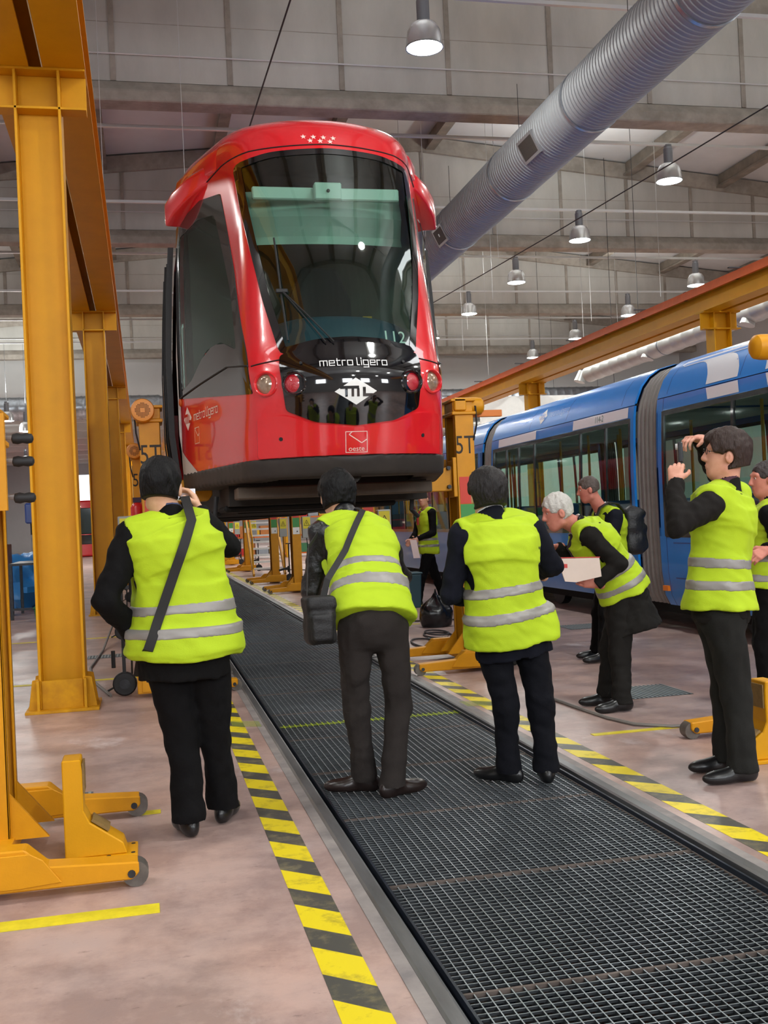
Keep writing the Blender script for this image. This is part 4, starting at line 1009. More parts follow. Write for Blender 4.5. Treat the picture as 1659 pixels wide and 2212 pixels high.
# side cab windows
for sd in 'LR':
    DARKG = mat('brown black glass print', rgb(30, 26, 24), .08, coat=1.)
    o = adopt(SF.ring(dens(SW, .06), [min(dens(SG, .02), key=lambda q, p=p: (q[0]-p[0])**2+(q[1]-p[1])**2) for p in dens(SW, .06)], sd, .007, DARKG, 'side_window_surround', tram, nsub=3))
    adopt(SF.patch(SG, sd, .003, GLS, 'side_window', tram, res=.15, thick=.004))
# mirror pods: curved wedges hugging the shoulders
for sx in (-1, 1):
    mb = MB(); P = []
    for y, z0, z1, d in ((9.16, 4.36, 4.50, .0), (9.22, 4.33, 4.52, .05), (9.36, 4.28, 4.50, .10), (9.55, 4.20, 4.44, .14), (9.72, 4.13, 4.38, .14), (9.78, 4.15, 4.34, .11)):
        a = SF.pt([(y, (z0+z1)/2)], 'R', -.03)[0][0]-TX
        P.append([(TX+sx*a, y, z0), (TX+sx*(a+d+.03), y, z0+.01), (TX+sx*(a+d+.03), y, z1-.05), (TX+sx*(a+d*.7), y, z1), (TX+sx*a, y, z1)])
    n = 5; mb.add([v for r in P for v in r], [(k*n+i, k*n+(i+1) % n, (k+1)*n+(i+1) % n, (k+1)*n+i) for k in range(len(P)-1) for i in range(n)]+[tuple(range(n)), tuple(range((len(P)-1)*n, len(P)*n))])
    adopt(mb.build('mirror_pod', RED, tram, bevel=.02, seg=2, smooth=.9))
    # raised roof fairing edge
    mb = MB(); P = []
    for y, dz in ((8.98, 0.), (9.05, .05), (9.3, .07), (9.92, .07)):
        x0 = SF.pt([(y, 4.42)], 'R', -.02)[0][0]-TX; x1 = SF.pt([(y, 4.62)], 'R', -.02)[0][0]-TX
        P.append([(TX+sx*x0, y, 4.40), (TX+sx*(x0+dz*.7), y, 4.43), (TX+sx*(x1+dz), y, 4.60), (TX+sx*(x1-.05), y, 4.66)])
    n = 4; mb.add([v for r in P for v in r], [(k*n+i, k*n+(i+1) % n, (k+1)*n+(i+1) % n, (k+1)*n+i) for k in range(len(P)-1) for i in range(n)]+[tuple(range(n)), tuple(range((len(P)-1)*n, len(P)*n))])
    adopt(mb.build('roof_fairing', RED, tram, bevel=.012, seg=2, smooth=.9))
# lettering and emblems
LW = mat('white lettering', rgb(238, 238, 236), .45)
LC = mat('cream emblem lines', rgb(226, 200, 190), .5)
adopt(drape_text(SF, strokes('metro ligero', .50, 0.0, 2.602, .17), 'F', .0185, LW, 'nose_lettering', tram))
d, bl = diamond(0, 2.39, .315, .195)
o = adopt(SF.flat([d], 'F', .018, LW, 'diamond_emblem', tram)); sub(SF.flat(bl, 'F', .0195, PBLACK, 'emblem_letters', o))
adopt(SF.flat(square_logo(0, 2.025, .165, .155), 'F', .0235, LC, 'square_emblem', tram))
adopt(drape_text(SF, text_polys('oeste', .052, 0, 1.975, 1.05), 'F', .0235, LC, 'emblem_lettering', tram))
for sd, fl in (('L', -1), ('R', 1)):
    d, bl = diamond(9.62, 2.41, .24, .21, fl)
    o = adopt(SF.flat([d], sd, .002, LC, 'side_diamond', tram)); sub(SF.flat(bl, sd, .004, RED, 'emblem_letters', o))
    adopt(drape_text(SF, strokes('metro ligero', .66, 9.10, 2.40, .17, fl), sd, .003, LC, 'side_lettering', tram))
    adopt(SF.flat(square_logo(9.36, 2.24, .13, .14, fl), sd, .003, LC, 'side_emblem', tram))
    adopt(SF.flat([[(9.35, 1.90), (9.90, 1.90), (9.90, 2.16)]], sd, .003, mat('pale grey film', rgb(186, 176, 168), .5), 'corner_film', tram))
def star(cx, cz, r): return [(cx+r*(1 if i % 2 == 0 else .42)*math.sin(PI*i/5), cz+r*(1 if i % 2 == 0 else .42)*math.cos(PI*i/5)) for i in range(10)]
st = [star(-.17+.08*i, 4.545-.004*i, .025) for i in range(4)]+[star(-.12+.08*i, 4.505-.004*i, .025) for i in range(3)]
adopt(SF.flat(st, 'F', .003, mat('pale pink stars', rgb(240, 214, 206), .5), 'star_row', tram, res=.02))
# windscreen wiper
adopt(SF.wire([(-.19, 2.77), (-.47, 3.19)], 'F', .035, .006, BLACK, 'wiper_arm', tram)); adopt(SF.wire([(-.13, 2.77), (-.46, 3.18)], 'F', .035, .006, BLACK, 'wiper_arm', tram))
adopt(SF.wire([(-.455, 2.80), (-.475, 3.19), (-.49, 3.63)], 'F', .02, .008, BLACK, 'wiper_blade', tram))
p = SF.pt([(-.47, 3.19)], 'F', .03)[0]; mb = MB(); mb.box(p[0]-.045, p[0]+.045, p[1]-.015, p[1]+.015, p[2]-.015, p[2]+.015); adopt(mb.build('wiper_joint', BLACK, tram, bevel=.005))
adopt(drape_text(SF, text_polys('112', .135, .355, 2.815, 1.0), 'F', -.012, LW, 'fleet_number', tram))
# cab interior
BLIND = mat('pale grey green blind', rgb(176, 192, 184), .8)
mb = MB(); mb.grid(lambda u, v: (TX-.66+u*1.32, 8.66+.03*math.sin(v*9)+.08*(abs(u-.5)*2)**2, 3.72+v*.44), 10, 6); adopt(mb.build('sun_blind', BLIND, tram))
mb = MB(); mb.box(TX-.60, TX+.60, 8.52, 8.57, 4.04, 4.14); mb.box(TX-.11, TX+.11, 8.44, 8.52, 4.02, 4.16); bb = adopt(mb.build('blind_rail', mat('white rail', rgb(226, 234, 228), .5), tram, bevel=.01))
mb = MB(); mb.cyl((TX, 8.43, 4.09), (TX, 8.45, 4.09), .014, n=10); sub(mb.build('camera_lens', BLACK, bb))
mb = MB(); mb.grid(lambda u, v: (TX-.72+u*1.44, 7.98+.42*(u-.5)**2*2+v*.55, 2.72+.34*math.sin(min(1, v*1.6)*PI/2)*(1-.5*(abs(u-.5)*2)**3)), 18, 10); adopt(mb.build('dashboard', mat('dark teal dashboard', rgb(30, 70, 92), .5), tram, smooth=.9))
mb = MB(); mb.box(TX-.16, TX+.16, 7.905, 7.96, 2.745, 2.80); adopt(mb.build('dash_label', mat('dull red label', rgb(122, 44, 52), .6), tram))
mb = MB(); mb.prism([(TX-.30, 2.4), (TX+.30, 2.4), (TX+.27, 3.35), (TX+.15, 3.62), (TX-.15, 3.62), (TX-.27, 3.35)], 9.05, 9.2); mb.box(TX-.3, TX+.3, 8.65, 9.1, 2.3, 2.45); adopt(mb.build('driver_seat', mat('dark seat fabric', rgb(34, 36, 40), .9), tram, bevel=.03, seg=2))
mb = MB(); mb.box(TX-1.05, TX+1.05, 9.84, 9.88, 2.0, 4.5); adopt(mb.build('cab_bulkhead', mat('dull green bulkhead', rgb(60, 68, 58), .7, var=.5, vscale=3), tram))
mb = MB(); mb.prism([(TX-.55, 8.1), (TX+.55, 8.1), (TX+1.1, 9.86), (TX-1.1, 9.86)], 2.10, 2.16, 'Z'); adopt(mb.build('cab_floor', INT, tram))
mb = MB(); mb.box(TX+.42, TX+.50, 9.3, 9.34, 2.2, 3.25); adopt(mb.build('grab_pole', mat('yellow pole', rgb(220, 170, 20), .35), tram))
# car body behind the cab
prof = [(1.16, 1.9), (1.2, 2.3), (1.2, 3.0), (1.17, 3.6), (1.13, 4.15), (1.05, 4.45), (.9, 4.66), (.5, 4.76), (0, 4.80)]
def prof_x(z): return np.interp(z, [p[1] for p in prof], [p[0] for p in prof])
def shell(z0, z1, y0, y1, m, name, off=0., th=.04, sides=(-1, 1)):
    for sx in sides:
        zs = [z0]+[p[1] for p in prof if z0 < p[1] < z1]+[z1]
        pl = [(TX+sx*(prof_x(z)+off), z) for z in zs]+[(TX+sx*(prof_x(z)+off-th), z) for z in reversed(zs)]
        mb = MB(); mb.prism(pl, y0, y1); adopt(mb.build(name, m, tram, smooth=.5))
DG = mat('dark smoked glass', rgb(20, 26, 32), .05, coat=1.)
GREYW = mat('pale door frame', rgb(196, 192, 184), .4)
shell(1.97, 4.40, 9.93, 9.99, GREYW, 'door_pillar')
shell(1.9, 2.62, 11.35, 34, RED, 'lower_side'); shell(2.62, 4.12, 11.35, 34, DG, 'window_band'); shell(4.12, 4.80, 9.99, 34, RED, 'cant_rail')
mb = MB(); mb.box(TX-1.05, TX+1.05, 9.95, 34, 1.95, 2.0); adopt(mb.build('car_floor', INT, tram))
mb = MB(); mb.box(TX-.9, TX+.9, 10.0, 34, 4.6, 4.78); adopt(mb.build('car_roof', RED, tram))
mb = MB(); mb.box(TX-1.13, TX+1.13, 33.9, 34, 1.9, 4.7); adopt(mb.build('car_end', INT, tram))
for sx in (-1, 1):           # opened plug doors standing out from the side
    for y0, y1, dd in ((10.0, 10.64, .085), (10.75, 11.40, .10)):
        mb = MB(); zs = [1.98, 2.3, 3.0, 3.6, 4.02]
        pl = [(TX+sx*(prof_x(z)+dd), z) for z in zs]+[(TX+sx*(prof_x(z)+dd-.045), z) for z in reversed(zs)]
        mb.prism(pl, y0, y1); o = adopt(mb.build('door_leaf', mat('bluish dark glass', rgb(36, 56, 78), .06, coat=1.), tram))
        for ya in (y0-.012, y1-.03):
            mb = MB(); pl = [(TX+sx*(prof_x(z)+dd+.006), z) for z in zs]+[(TX+sx*(prof_x(z)+dd-.045), z) for z in reversed(zs)]; mb.prism(pl, ya, ya+.042); sub(mb.build('door_seal', BLACK, o))
for z in (2.605,):
    p = SF.pt([(9.83, 2.58)], 'L', .004)[0]; mb = MB(); mb.ellipsoid(tuple(p), (.02, .04, .04)); adopt(mb.build('side_indicator', mat('amber lens', rgb(196, 88, 28), .25), tram, smooth=.9))
# underframe
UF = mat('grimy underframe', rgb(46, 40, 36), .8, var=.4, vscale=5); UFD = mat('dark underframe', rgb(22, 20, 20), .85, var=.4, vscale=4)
mb = MB(); mb.box(TX-.82, TX+.78, 8.55, 8.85, 1.655, 1.75); adopt(mb.build('front_cross_beam', mat('brown grey beam', rgb(92, 78, 66), .7, var=.35, vscale=5), tram, bevel=.01))
mb = MB(); mb.box(TX-.85, TX+.85, 9.0, 33, 1.61, 1.88); adopt(mb.build('underframe', UF, tram))
for x0, x1, y0, y1, z0 in ((-.88, .62, 9.2, 9.95, 1.565), (-.6, .6, 11.3, 14.9, 1.57), (-.85, .85, 16, 18.5, 1.56), (-.85, .85, 21, 24, 1.56), (-.8, .8, 27, 31, 1.56)):
    mb = MB(); mb.box(TX+x0, TX+x1, y0, y1, z0, 1.62); adopt(mb.build('equipment_box', UFD, tram, bevel=.02))
mb = MB(); mb.cyl((TX, 7.95, 1.80), (TX, 9.2, 1.80), .07, n=12); adopt(mb.build('folded_coupler', UF, tram))
for y in (12.3, 13.9):
    for sx in (-1, 1): mb = MB(); mb.cyl((TX+sx*.70, y, 1.85), (TX+sx*.80, y, 1.85), .295, n=28); adopt(mb.build('wheel', STEEL, tram))
for x in (-.95, .75): mb = MB(); mb.tube([(TX+x, 9.1, 1.7), (TX+x-.02, 9.1, 1.52), (TX+x+.05, 9.15, 1.46)], .02, 8); adopt(mb.build('hanging_hose', BLACK, tram))
# ---------------------------------------------------------------- blue tram on the right
BX = 7.05
bprof = [(1.10, .30), (1.16, .42), (1.19, .7), (1.2, 1.2), (1.2, 1.9), (1.185, 2.3), (1.17, 2.55), (1.15, 2.70), (1.13, 2.76), (1.06, 2.92), (.96, 3.04), (.82, 3.13), (.6, 3.19), (0, 3.22)]
_bz = [p[1] for p in bprof]; _bd = [p[0] for p in bprof]
def bd(z): return float(np.interp(z, _bz, _bd))
bt = thing('tram', 'blue tram with white roof stripes standing on the floor at the right', 'tram', (BX, 14, 0))
def bad(o): o.location = Vector(o.location)-Vector((BX, 14, 0)); return o
def band(z0, z1, y0, y1, m, name, off=0., th=.03, sides=(-1,), parent=None):
    o = None
    for sx in sides:
        zs = [z0]+[z for z in _bz if z0 < z < z1]+[z1]
        pl = [(BX+sx*(bd(z)+off), z) for z in zs]+[(BX+sx*(bd(z)+off-th), z) for z in reversed(zs)]
        mb = MB(); mb.prism(pl, y0, y1); o = mb.build(name, m, bt if parent is None else parent, smooth=.5)
        if parent is None: bad(o)
    return o
def bpatch(poly, m, name, off=.003, res=.06, parent=None):
    """outline in (y, z) draped on the near side"""
    P, fs = tri_poly(poly, res); mb = MB(); mb.add([(BX-(bd(z)+off), y, z) for y, z in P], fs); o = mb.build(name, m, bt if parent is None else parent, smooth=.5)
    return bad(o) if parent is None else o
BGL = glass_mat('blue tram window glass', (.74, .86, .82), .95, grazing=.5)
FRM = mat('black window frame', rgb(16, 18, 22), .2, coat=.5)
INTB = mat('blue tram interior', rgb(190, 200, 194), .8, var=.2, vscale=2)
def section(y0, y1, mull, doors=(), sill=1.14, wtop=2.54):
    both = (-1, 1)
    band(.30, sill, y0, y1, BLUE, 'lower_side', sides=both); band(wtop, 2.69, y0, y1, BLUE, 'cant_panel', sides=both)
    band(2.70, 3.22, y0, y1, BLUE, 'roof_side', sides=both)
    band(2.688, 2.715, y0, y1, FRM, 'roof_groove', off=-.012, sides=both)
    for ya in (y0, y1-.04):
        band(sill, wtop, ya, ya+.12 if ya == y0 else ya+.04, BLUE, 'end_post', sides=both)
    a, b = mull[0], mull[-1]
    if y0+.12 < a: band(sill, wtop, y0, a, BLUE, 'end_post', sides=both)
    if b < y1: band(sill, wtop, b, y1, BLUE, 'end_post', sides=both)
    for sx in both:
        for i, q in enumerate(mull): band(sill, wtop, q-.025, q+.025, FRM, 'mullion', off=.004, sides=(sx,))
    band(wtop-.05, wtop+.005, a, b, FRM, 'window_head', off=.003, sides=both); band(sill-.01, sill+.05, a, b, FRM, 'window_sill', off=.003, sides=both)
    for q0, q1 in zip(mull[:-1], mull[1:]): band(sill+.05, wtop-.05, q0+.025, q1-.025, BGL, 'window_pane', off=-.006, th=.006, sides=both)
    mb = MB(); mb.box(BX-1.12, BX+1.12, y0+.02, y1-.02, .34, .40); bad(mb.build('car_floor', mat('grey tram floor', rgb(130, 134, 136), .7), bt))
    mb = MB(); mb.box(BX-1.0, BX+1.0, y0+.02, y1-.02, 2.60, 2.64); bad(mb.build('car_ceiling', INTB, bt))
    y = y0+.7; k = 0
    while y < y1-.5:
        for sx in (-1, 1):
            mb = MB(); mb.box(BX+sx*.65-.4, BX+sx*.65+.4, y, y+.45, .80, .88); mb.prism([(y+.40, .85), (y+.50, .85), (y+.56, 1.55), (y+.46, 1.55)], BX+sx*.65-.4, BX+sx*.65+.4, 'X'); mb.box(BX+sx*.65-.1, BX+sx*.65+.1, y+.1, y+.35, .40, .80)
            bad(mb.build('passenger_seat', mat('dark blue seat', rgb(50, 84, 130), .7), bt, bevel=.02))
        for sx in (-1, 1):
            mb = MB(); mb.cyl((BX+sx*.25, y+.5, .40), (BX+sx*.25, y+.5, 2.6), .02, n=10); bad(mb.build('grab_pole', mat('yellow pole', rgb(220, 170, 20), .35), bt, smooth=.9))
        y += 1.15
def bellows(y0, y1):
    m = MB(); nr = 6; L = y1-y0; ys = []
    for k in range(nr):
        a = y0+L*k/nr; ys += [(a, .10), (a+L/nr*.35, .045), (a+L/nr*.65, .045), (a+L/nr, .10)]
    P = [(b, z) for b, z in zip(_bd, _bz)]
    ring = [(-b, z) for b, z in P]+[(b, z) for b, z in reversed(P[:-1])]
    vs = []; n = len(ring)
    for y, d in ys:
        for b, z in ring: vs.append((BX+b*(1-d/1.2), y, z-d*.6*(z > 2.6)))
    m.add(vs, [(k*n+i, k*n+i+1, (k+1)*n+i+1, (k+1)*n+i) for k in range(len(ys)-1) for i in range(n-1)])
    bad(m.build('bellows', mat('grey bellows rubber', rgb(140, 136, 132), .5, var=.15, vscale=8), bt, smooth=.5))
    for k in range(1, nr):
        a = y0+L*k/nr; mb = MB(); mb.tube([(BX+b*(1-.085/1.2)*1.0, a, z-.05*(z > 2.6)) for b, z in ring], .012, 6); bad(mb.build('bellows_rib', mat('pale bellows rib', rgb(196, 194, 190), .4), bt, smooth=.9))
YA0, YA1, YB0, YB1, YC0, YC1 = 5.0, 11.52, 12.12, 17.62, 18.12, 30.
section(YA0, YA1, [5.2, 6.6, 8.1, 9.86, 11.36], sill=1.10)
section(YB0, YB1, [12.23, 12.94, 13.77, 15.54, 16.25, 16.84, 17.5])
section(YC0, YC1, [18.4, 19.6, 20.4, 21.6, 23.2, 24.0, 25.4, 26.8, 28.2, 29.6])
bellows(YA1-.02, YB0+.02); bellows(YB1-.02, YC0+.02)
# livery
BW = mat('tram white paint', rgb(232, 236, 244), .35, coat=.3)
bpatch([(12.27, 2.555), (14.02, 2.555), (14.02, 2.685), (12.27, 2.685)], BW, 'white_band', .004); bpatch([(15.47, 2.555), (17.23, 2.555), (17.23, 2.685), (15.47, 2.685)], BW, 'white_band', .004)
def arc(a_low, a_top, z0, z1, n=8): return [(a_low+(a_top-a_low)*(1-math.cos(PI/2*k/n)), z0+(z1-z0)*math.sin(PI/2*k/n)) for k in range(n+1)]
for sh in (0, 1.13, 2.26, 3.39):
    lo = arc(10.42-sh, 10.80-sh, 2.725, 3.02); hi = arc(9.79-sh, 10.18-sh, 2.725, 3.02)
    bpatch(lo+[(hi[-1][0], 3.02)]+hi[::-1][1:], BW, 'white_stripe', .004, .08)
    bpatch([(10.35-sh, 2.56), (10.40-sh, 2.685), (9.77-sh, 2.685), (9.73-sh, 2.56)], BW, 'white_stripe', .004)
bpatch([(5.05, 3.02), (11.15, 3.02), (11.25, 3.05), (11.2, 3.08), (5.05, 3.08)], BW, 'white_stripe', .0045, .1)
bpatch([(5.05, 3.08), (11.2, 3.08), (11.15, 3.16), (5.05, 3.16)], RED, 'red_stripe', .0045, .1)
for y in (15.82, 14.32, 12.5, 11.3, 9.75, 8.2): band(2.73, 3.19, y-.004, y+.004, DBLUE, 'roof_seam', off=.0015)
band(.30, 2.69, 11.355, 11.365, DBLUE, 'panel_seam', off=.0015)
for z in (.62, 1.02): bpatch([(9.6, z), (11.2, z), (11.2, z+.012), (9.6, z+.012)], DBLUE, 'panel_seam', .002)
d_, bl_ = diamond(15.35, 2.885, .34, .23, -1)
o = bpatch(d_, LW, 'diamond_emblem', .004); 
mb = MB()
for p in bl_: mb.add([(BX-(bd(z)+.006), y, z) for y, z in p], [(0, 1, 2, 3)])
mb.build('emblem_letters', BLUE, o, fix=False)
mb = MB()
for p in strokes('metro ligero', .78, 14.72, 2.885, .15, -1): mb.add([(BX-(bd(z)+.004), y, z) for y, z in p], [(0, 1, 2, 3)])
bad(mb.build('roof_lettering', mat('pale blue lettering', rgb(150, 190, 232), .5), bt, fix=False))
mb = MB()
for p in text_polys('114-2', .12, 13.14, 2.62, 1.0, -1): mb.add([(BX-(bd(z)+.0065), y, z) for y, z in p], [tuple(range(len(p)))])
bad(mb.build('fleet_number', mat('green grey digits', rgb(96, 136, 132), .5), bt, fix=False))
mb = MB(); mb.box(BX-1.2, BX-1.15, 11.38, 11.5, .47, .53); bad(mb.build('side_marker', mat('amber marker', rgb(236, 130, 30), .3), bt))
# bogies and skirt shadow gap
for y in (8.5, 10.2, 14.0, 15.8, 21, 22.8, 27):
    for sx in (-1, 1): mb = MB(); mb.cyl((BX+sx*.66, y, .30), (BX+sx*.78, y, .30), .296, n=24); bad(mb.build('wheel', STEEL, bt))
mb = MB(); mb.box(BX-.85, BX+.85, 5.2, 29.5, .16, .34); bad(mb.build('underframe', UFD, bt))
# white roof fairing and end wall
for y in (YA0, YC1):
    mb = MB(); mb.box(BX-1.1, BX+1.1, y-.02, y+.02, .32, 3.0); bad(mb.build('car_end', BLUE, bt))
# far red tram by the open door
ft = thing('tram', 'distant red tram standing in the bright far doorway at left', 'tram', (-3.5, 66, 0))
mb = MB(); mb.prism([(-1.15, .02), (1.15, .02), (1.2, 2.6), (1.05, 3.2), (.6, 3.35), (-.6, 3.35), (-1.05, 3.2), (-1.2, 2.6)], 0, 14); mb.build('tram_body', RED, ft, bevel=.12, seg=3, smooth=.9)
mb = MB(); mb.prism([(-.9, 1.35), (.9, 1.35), (1.0, 2.9), (-1.0, 2.9)], -.05, .06); mb.build('windscreen', mat('dark teal glass', rgb(20, 44, 44), .05, coat=1.), ft, bevel=.04)
mb = MB(); mb.prism([(-.75, .75), (.75, .75), (.8, 1.3), (-.8, 1.3)], -.06, .05); mb.build('nose_panel', PBLACK, ft, bevel=.03)
for sx in (-1, 1): mb = MB(); mb.cyl((sx*.95, -.08, 1.1), (sx*.95, .02, 1.1), .1, n=16); mb.build('head_lamp', emit_mat('lit head lamp', (1, .9, .75), 6.), ft)
# ---------------------------------------------------------------- people
def nz3(v): v = np.asarray(v, float); return v/np.linalg.norm(v)
class Field:
    """distance field sampled on a box; every shape is evaluated only near itself"""
    def __init__(s, lo, hi, h):
        s.h = h; s.o = np.array(lo, float); n = np.ceil((np.array(hi)-s.o)/h).astype(int)+1
        s.ax = [s.o[i]+h*np.arange(n[i]) for i in range(3)]; s.F = np.full(n, 1., np.float32)
    def sub(s, lo, hi):
        sl = tuple(slice(max(0, int((lo[i]-s.o[i])/s.h)), max(0, min(len(s.ax[i]), int((hi[i]-s.o[i])/s.h)+2))) for i in range(3))
        g = np.meshgrid(s.ax[0][sl[0]], s.ax[1][sl[1]], s.ax[2][sl[2]], indexing='ij'); return sl, np.stack(g, -1).astype(np.float32)
    def put(s, fn, lo, hi, k=.02, op='add', pad=.09):
        sl, P = s.sub(np.array(lo)-pad, np.array(hi)+pad)
        if P.size == 0: return s
        d = fn(P); A = s.F[sl]
        s.F[sl] = smin(A, d, k) if op == 'add' else (smax(A, -d, k) if op == 'cut' else smax(A, d, k)); return s
    def cap(s, a, b, ra, rb=None, k=.02, op='add'):
        a = np.asarray(a, float); b = np.asarray(b, float); rb = ra if rb is None else rb; r = max(ra, rb)
        def fn(P):
            ab = (b-a); t = np.clip(((P-a) @ ab)/max(1e-9, ab @ ab), 0, 1); q = P-(a+t[..., None]*ab)
            return np.sqrt((q*q).sum(-1))-(ra+(rb-ra)*t)
        return s.put(fn, np.minimum(a, b)-r, np.maximum(a, b)+r, k, op)
    def ell(s, c, R, rad, k=.02, op='add'):
        """ellipsoid; rows of R are its axes"""
        c = np.asarray(c, float); R = np.asarray(R, float); rad = np.asarray(rad, float); m = rad.max()
        def fn(P):
            q = ((P-c) @ R.T)/rad; l = np.sqrt((q*q).sum(-1)); l2 = np.sqrt(((q/rad)**2).sum(-1)); return l*(l-1)/np.maximum(l2, 1e-6)
        return s.put(fn, c-m, c+m, k, op)
    def rbox(s, c, R, half, r, k=.01, op='add'):
        c = np.asarray(c, float); R = np.asarray(R, float); half = np.asarray(half, float); m = np.linalg.norm(half)
        def fn(P):
            q = np.abs((P-c) @ R.T)-(half-r); return np.sqrt((np.maximum(q, 0)**2).sum(-1))+np.minimum(q.max(-1), 0)-r
        return s.put(fn, c-m, c+m, k, op)
    def plane(s, p, n, op='and'):
        """keep the side opposite to n"""
        P = np.stack(np.meshgrid(*s.ax, indexing='ij'), -1).astype(np.float32); s.F = np.maximum(s.F, (P-np.asarray(p)) @ np.asarray(n, float)); return s
    def wrinkle(s, amp, freq, seed, n=7, dirn=None):
        rnd = np.random.RandomState(seed); P = np.stack(np.meshgrid(*s.ax, indexing='ij'), -1).astype(np.float32)
        m = np.abs(s.F) < .05; Q = P[m]; w = np.zeros(len(Q), np.float32)
        for i in range(n):
            d = rnd.randn(3); d = d/np.linalg.norm(d)
            if dirn is not None: d = nz3(d*.45+np.asarray(dirn)*(1 if rnd.rand() > .5 else -1))
            f = freq*rnd.uniform(.6, 1.7); w += np.sin(Q @ d*f+rnd.rand()*6.28+1.3*np.sin(Q @ nz3(rnd.randn(3))*f*.5))
        s.F[m] += amp*w/math.sqrt(n); return s
    def mesh(s): return surfnet(s.F, s.o, s.h)
def body_part(name, VQ, m, parent, base, smooth=True):
    me = np_mesh(name, VQ[0]-np.asarray(base), VQ[1]); me.materials.append(m); return link(name, me, parent)
class Torso:
    """spine with elliptical sections, also gives the length along the spine"""
    def __init__(s, secs): s.c = [np.array(q[0], float) for q in secs]; s.r = [nz3(q[1]) for q in secs]; s.a = [q[2] for q in secs]; s.b = [q[3] for q in secs]; s.L = np.concatenate([[0], np.cumsum([np.linalg.norm(s.c[i+1]-s.c[i]) for i in range(len(s.c)-1)])])
    def field(s, P, grow=0., lo=None, n=2.5):
        D = None; A = None
        for i in range(len(s.c)-1):
            ab = s.c[i+1]-s.c[i]; ln = np.linalg.norm(ab); ax = ab/ln; tt = ((P-s.c[i]) @ ax)/ln; t = np.clip(tt, 0, 1)
            r = s.r[i]+(s.r[i+1]-s.r[i])*.5; r = nz3(r-ax*(r @ ax)); f = np.cross(ax, r)
            q = P-(s.c[i]+t[..., None]*ab); u = np.abs(q @ r); w = np.abs(q @ f)
            a = s.a[i]+(s.a[i+1]-s.a[i])*t+grow; b = s.b[i]+(s.b[i+1]-s.b[i])*t+grow
            e = ((u/a)**n+(w/b)**n)**(1/n); rad = (e-1)*np.minimum(a, b)*1.05
            ov = np.abs(tt-t)*ln; ext = np.where(tt < 0, 0. if i == 0 else .06, 0. if i == len(s.c)-2 else .06); d = np.where(ov > 0, np.maximum(rad, ov-ext), rad)
            arc = s.L[i]+tt*ln
            wgt = np.exp(-np.clip(d, -.3, .3)/.03-ov*ov/.002)+1e-9
            if D is None: D, A, Wt = d, arc*wgt, wgt
            else: A = A+arc*wgt; Wt = Wt+wgt; D = smin(D, d, .035)
        return D.astype(np.float32), (A/Wt).astype(np.float32)
def hand_shape(fd, W_, D, N, side, curl=.5, size=1., thumb=.6, spread=.12):
    """palm and five bent fingers; D points to the fingers, N out of the palm, side=+1 thumb towards N x D"""
    W_ = np.asarray(W_, float); D = nz3(D); N = nz3(np.asarray(N)-D*(np.asarray(N) @ D)); T = np.cross(N, D)*side; z = size
    fd.cap(W_-D*.05*z, W_+D*.01*z, .026*z, .025*z, .01)
    offs = [.030, .010, -.011, -.030]; lens = [(.042, .026, .020), (.046, .030, .022), (.043, .028, .021), (.034, .021, .018)]
    for i, (o, l) in enumerate(zip(offs, lens)):
        k0 = W_+D*.012*z+T*o*.6*z; k1 = W_+D*(.088-.006*abs(i-1.2))*z+T*o*z
        fd.cap(k0, k1, .0155*z, .0125*z, .012)
        dirn = D+T*o*spread*10*.3; p = k1; ang = 0.
        for j, ll in enumerate(l):
            ang += curl*(1.05 if j == 0 else 1.2); d = nz3(dirn)*math.cos(ang)+N*math.sin(ang); q = p+d*ll*z
            fd.cap(p, q, (.0096-.0012*j)*z, (.0088-.0014*j)*z, .004); p = q
    b0 = W_+D*.02*z+T*.022*z; b1 = b0+(T*.8+D*.55+N*.35*thumb)*.034*z; b2 = b1+nz3(T*(.7-.6*thumb)+D*.8+N*thumb*.9)*.034*z; b3 = b2+nz3(T*(.3-.7*thumb)+D*.8+N*thumb*1.0)*.027*z
    fd.cap(b0, b1, .018*z, .0125*z, .010); fd.cap(b1, b2, .0115*z, .0105*z, .005); fd.cap(b2, b3, .0102*z, .0085*z, .004)
def merge(parts):
    vs = []; fs = []; o = 0
    for V, Q in parts: vs.append(V); fs.append(Q+o); o += len(V)
    return np.concatenate(vs), np.concatenate(fs)
SKIN = mat('skin', rgb(214, 158, 134), .55, var=.12, vscale=9, col2=rgb(196, 132, 110))
SKINR = mat('ruddy skin', rgb(204, 134, 114), .55, var=.15, vscale=9, col2=rgb(186, 108, 92))
SKINA = mat('light tan skin', rgb(222, 178, 148), .55, var=.1, vscale=9, col2=rgb(206, 154, 124))
VEST = mat('fluorescent yellow mesh fabric', rgb(176, 204, 22), .8, bump=.15, bscale=220, var=.06, vscale=5)
STRIPE = mat('grey reflective tape', rgb(146, 142, 138), .45, .15, var=.08, vscale=12)
HAIRB = mat('black hair', rgb(13, 12, 13), .5, bump=.7, bscale=190, stretch=(1, 1, .18), spec=.2)
def cloth(name, c, rough=.9, **k): return mat(name, c, rough, spec=.2, bump=.2, bscale=260, var=.18, vscale=7, **k)
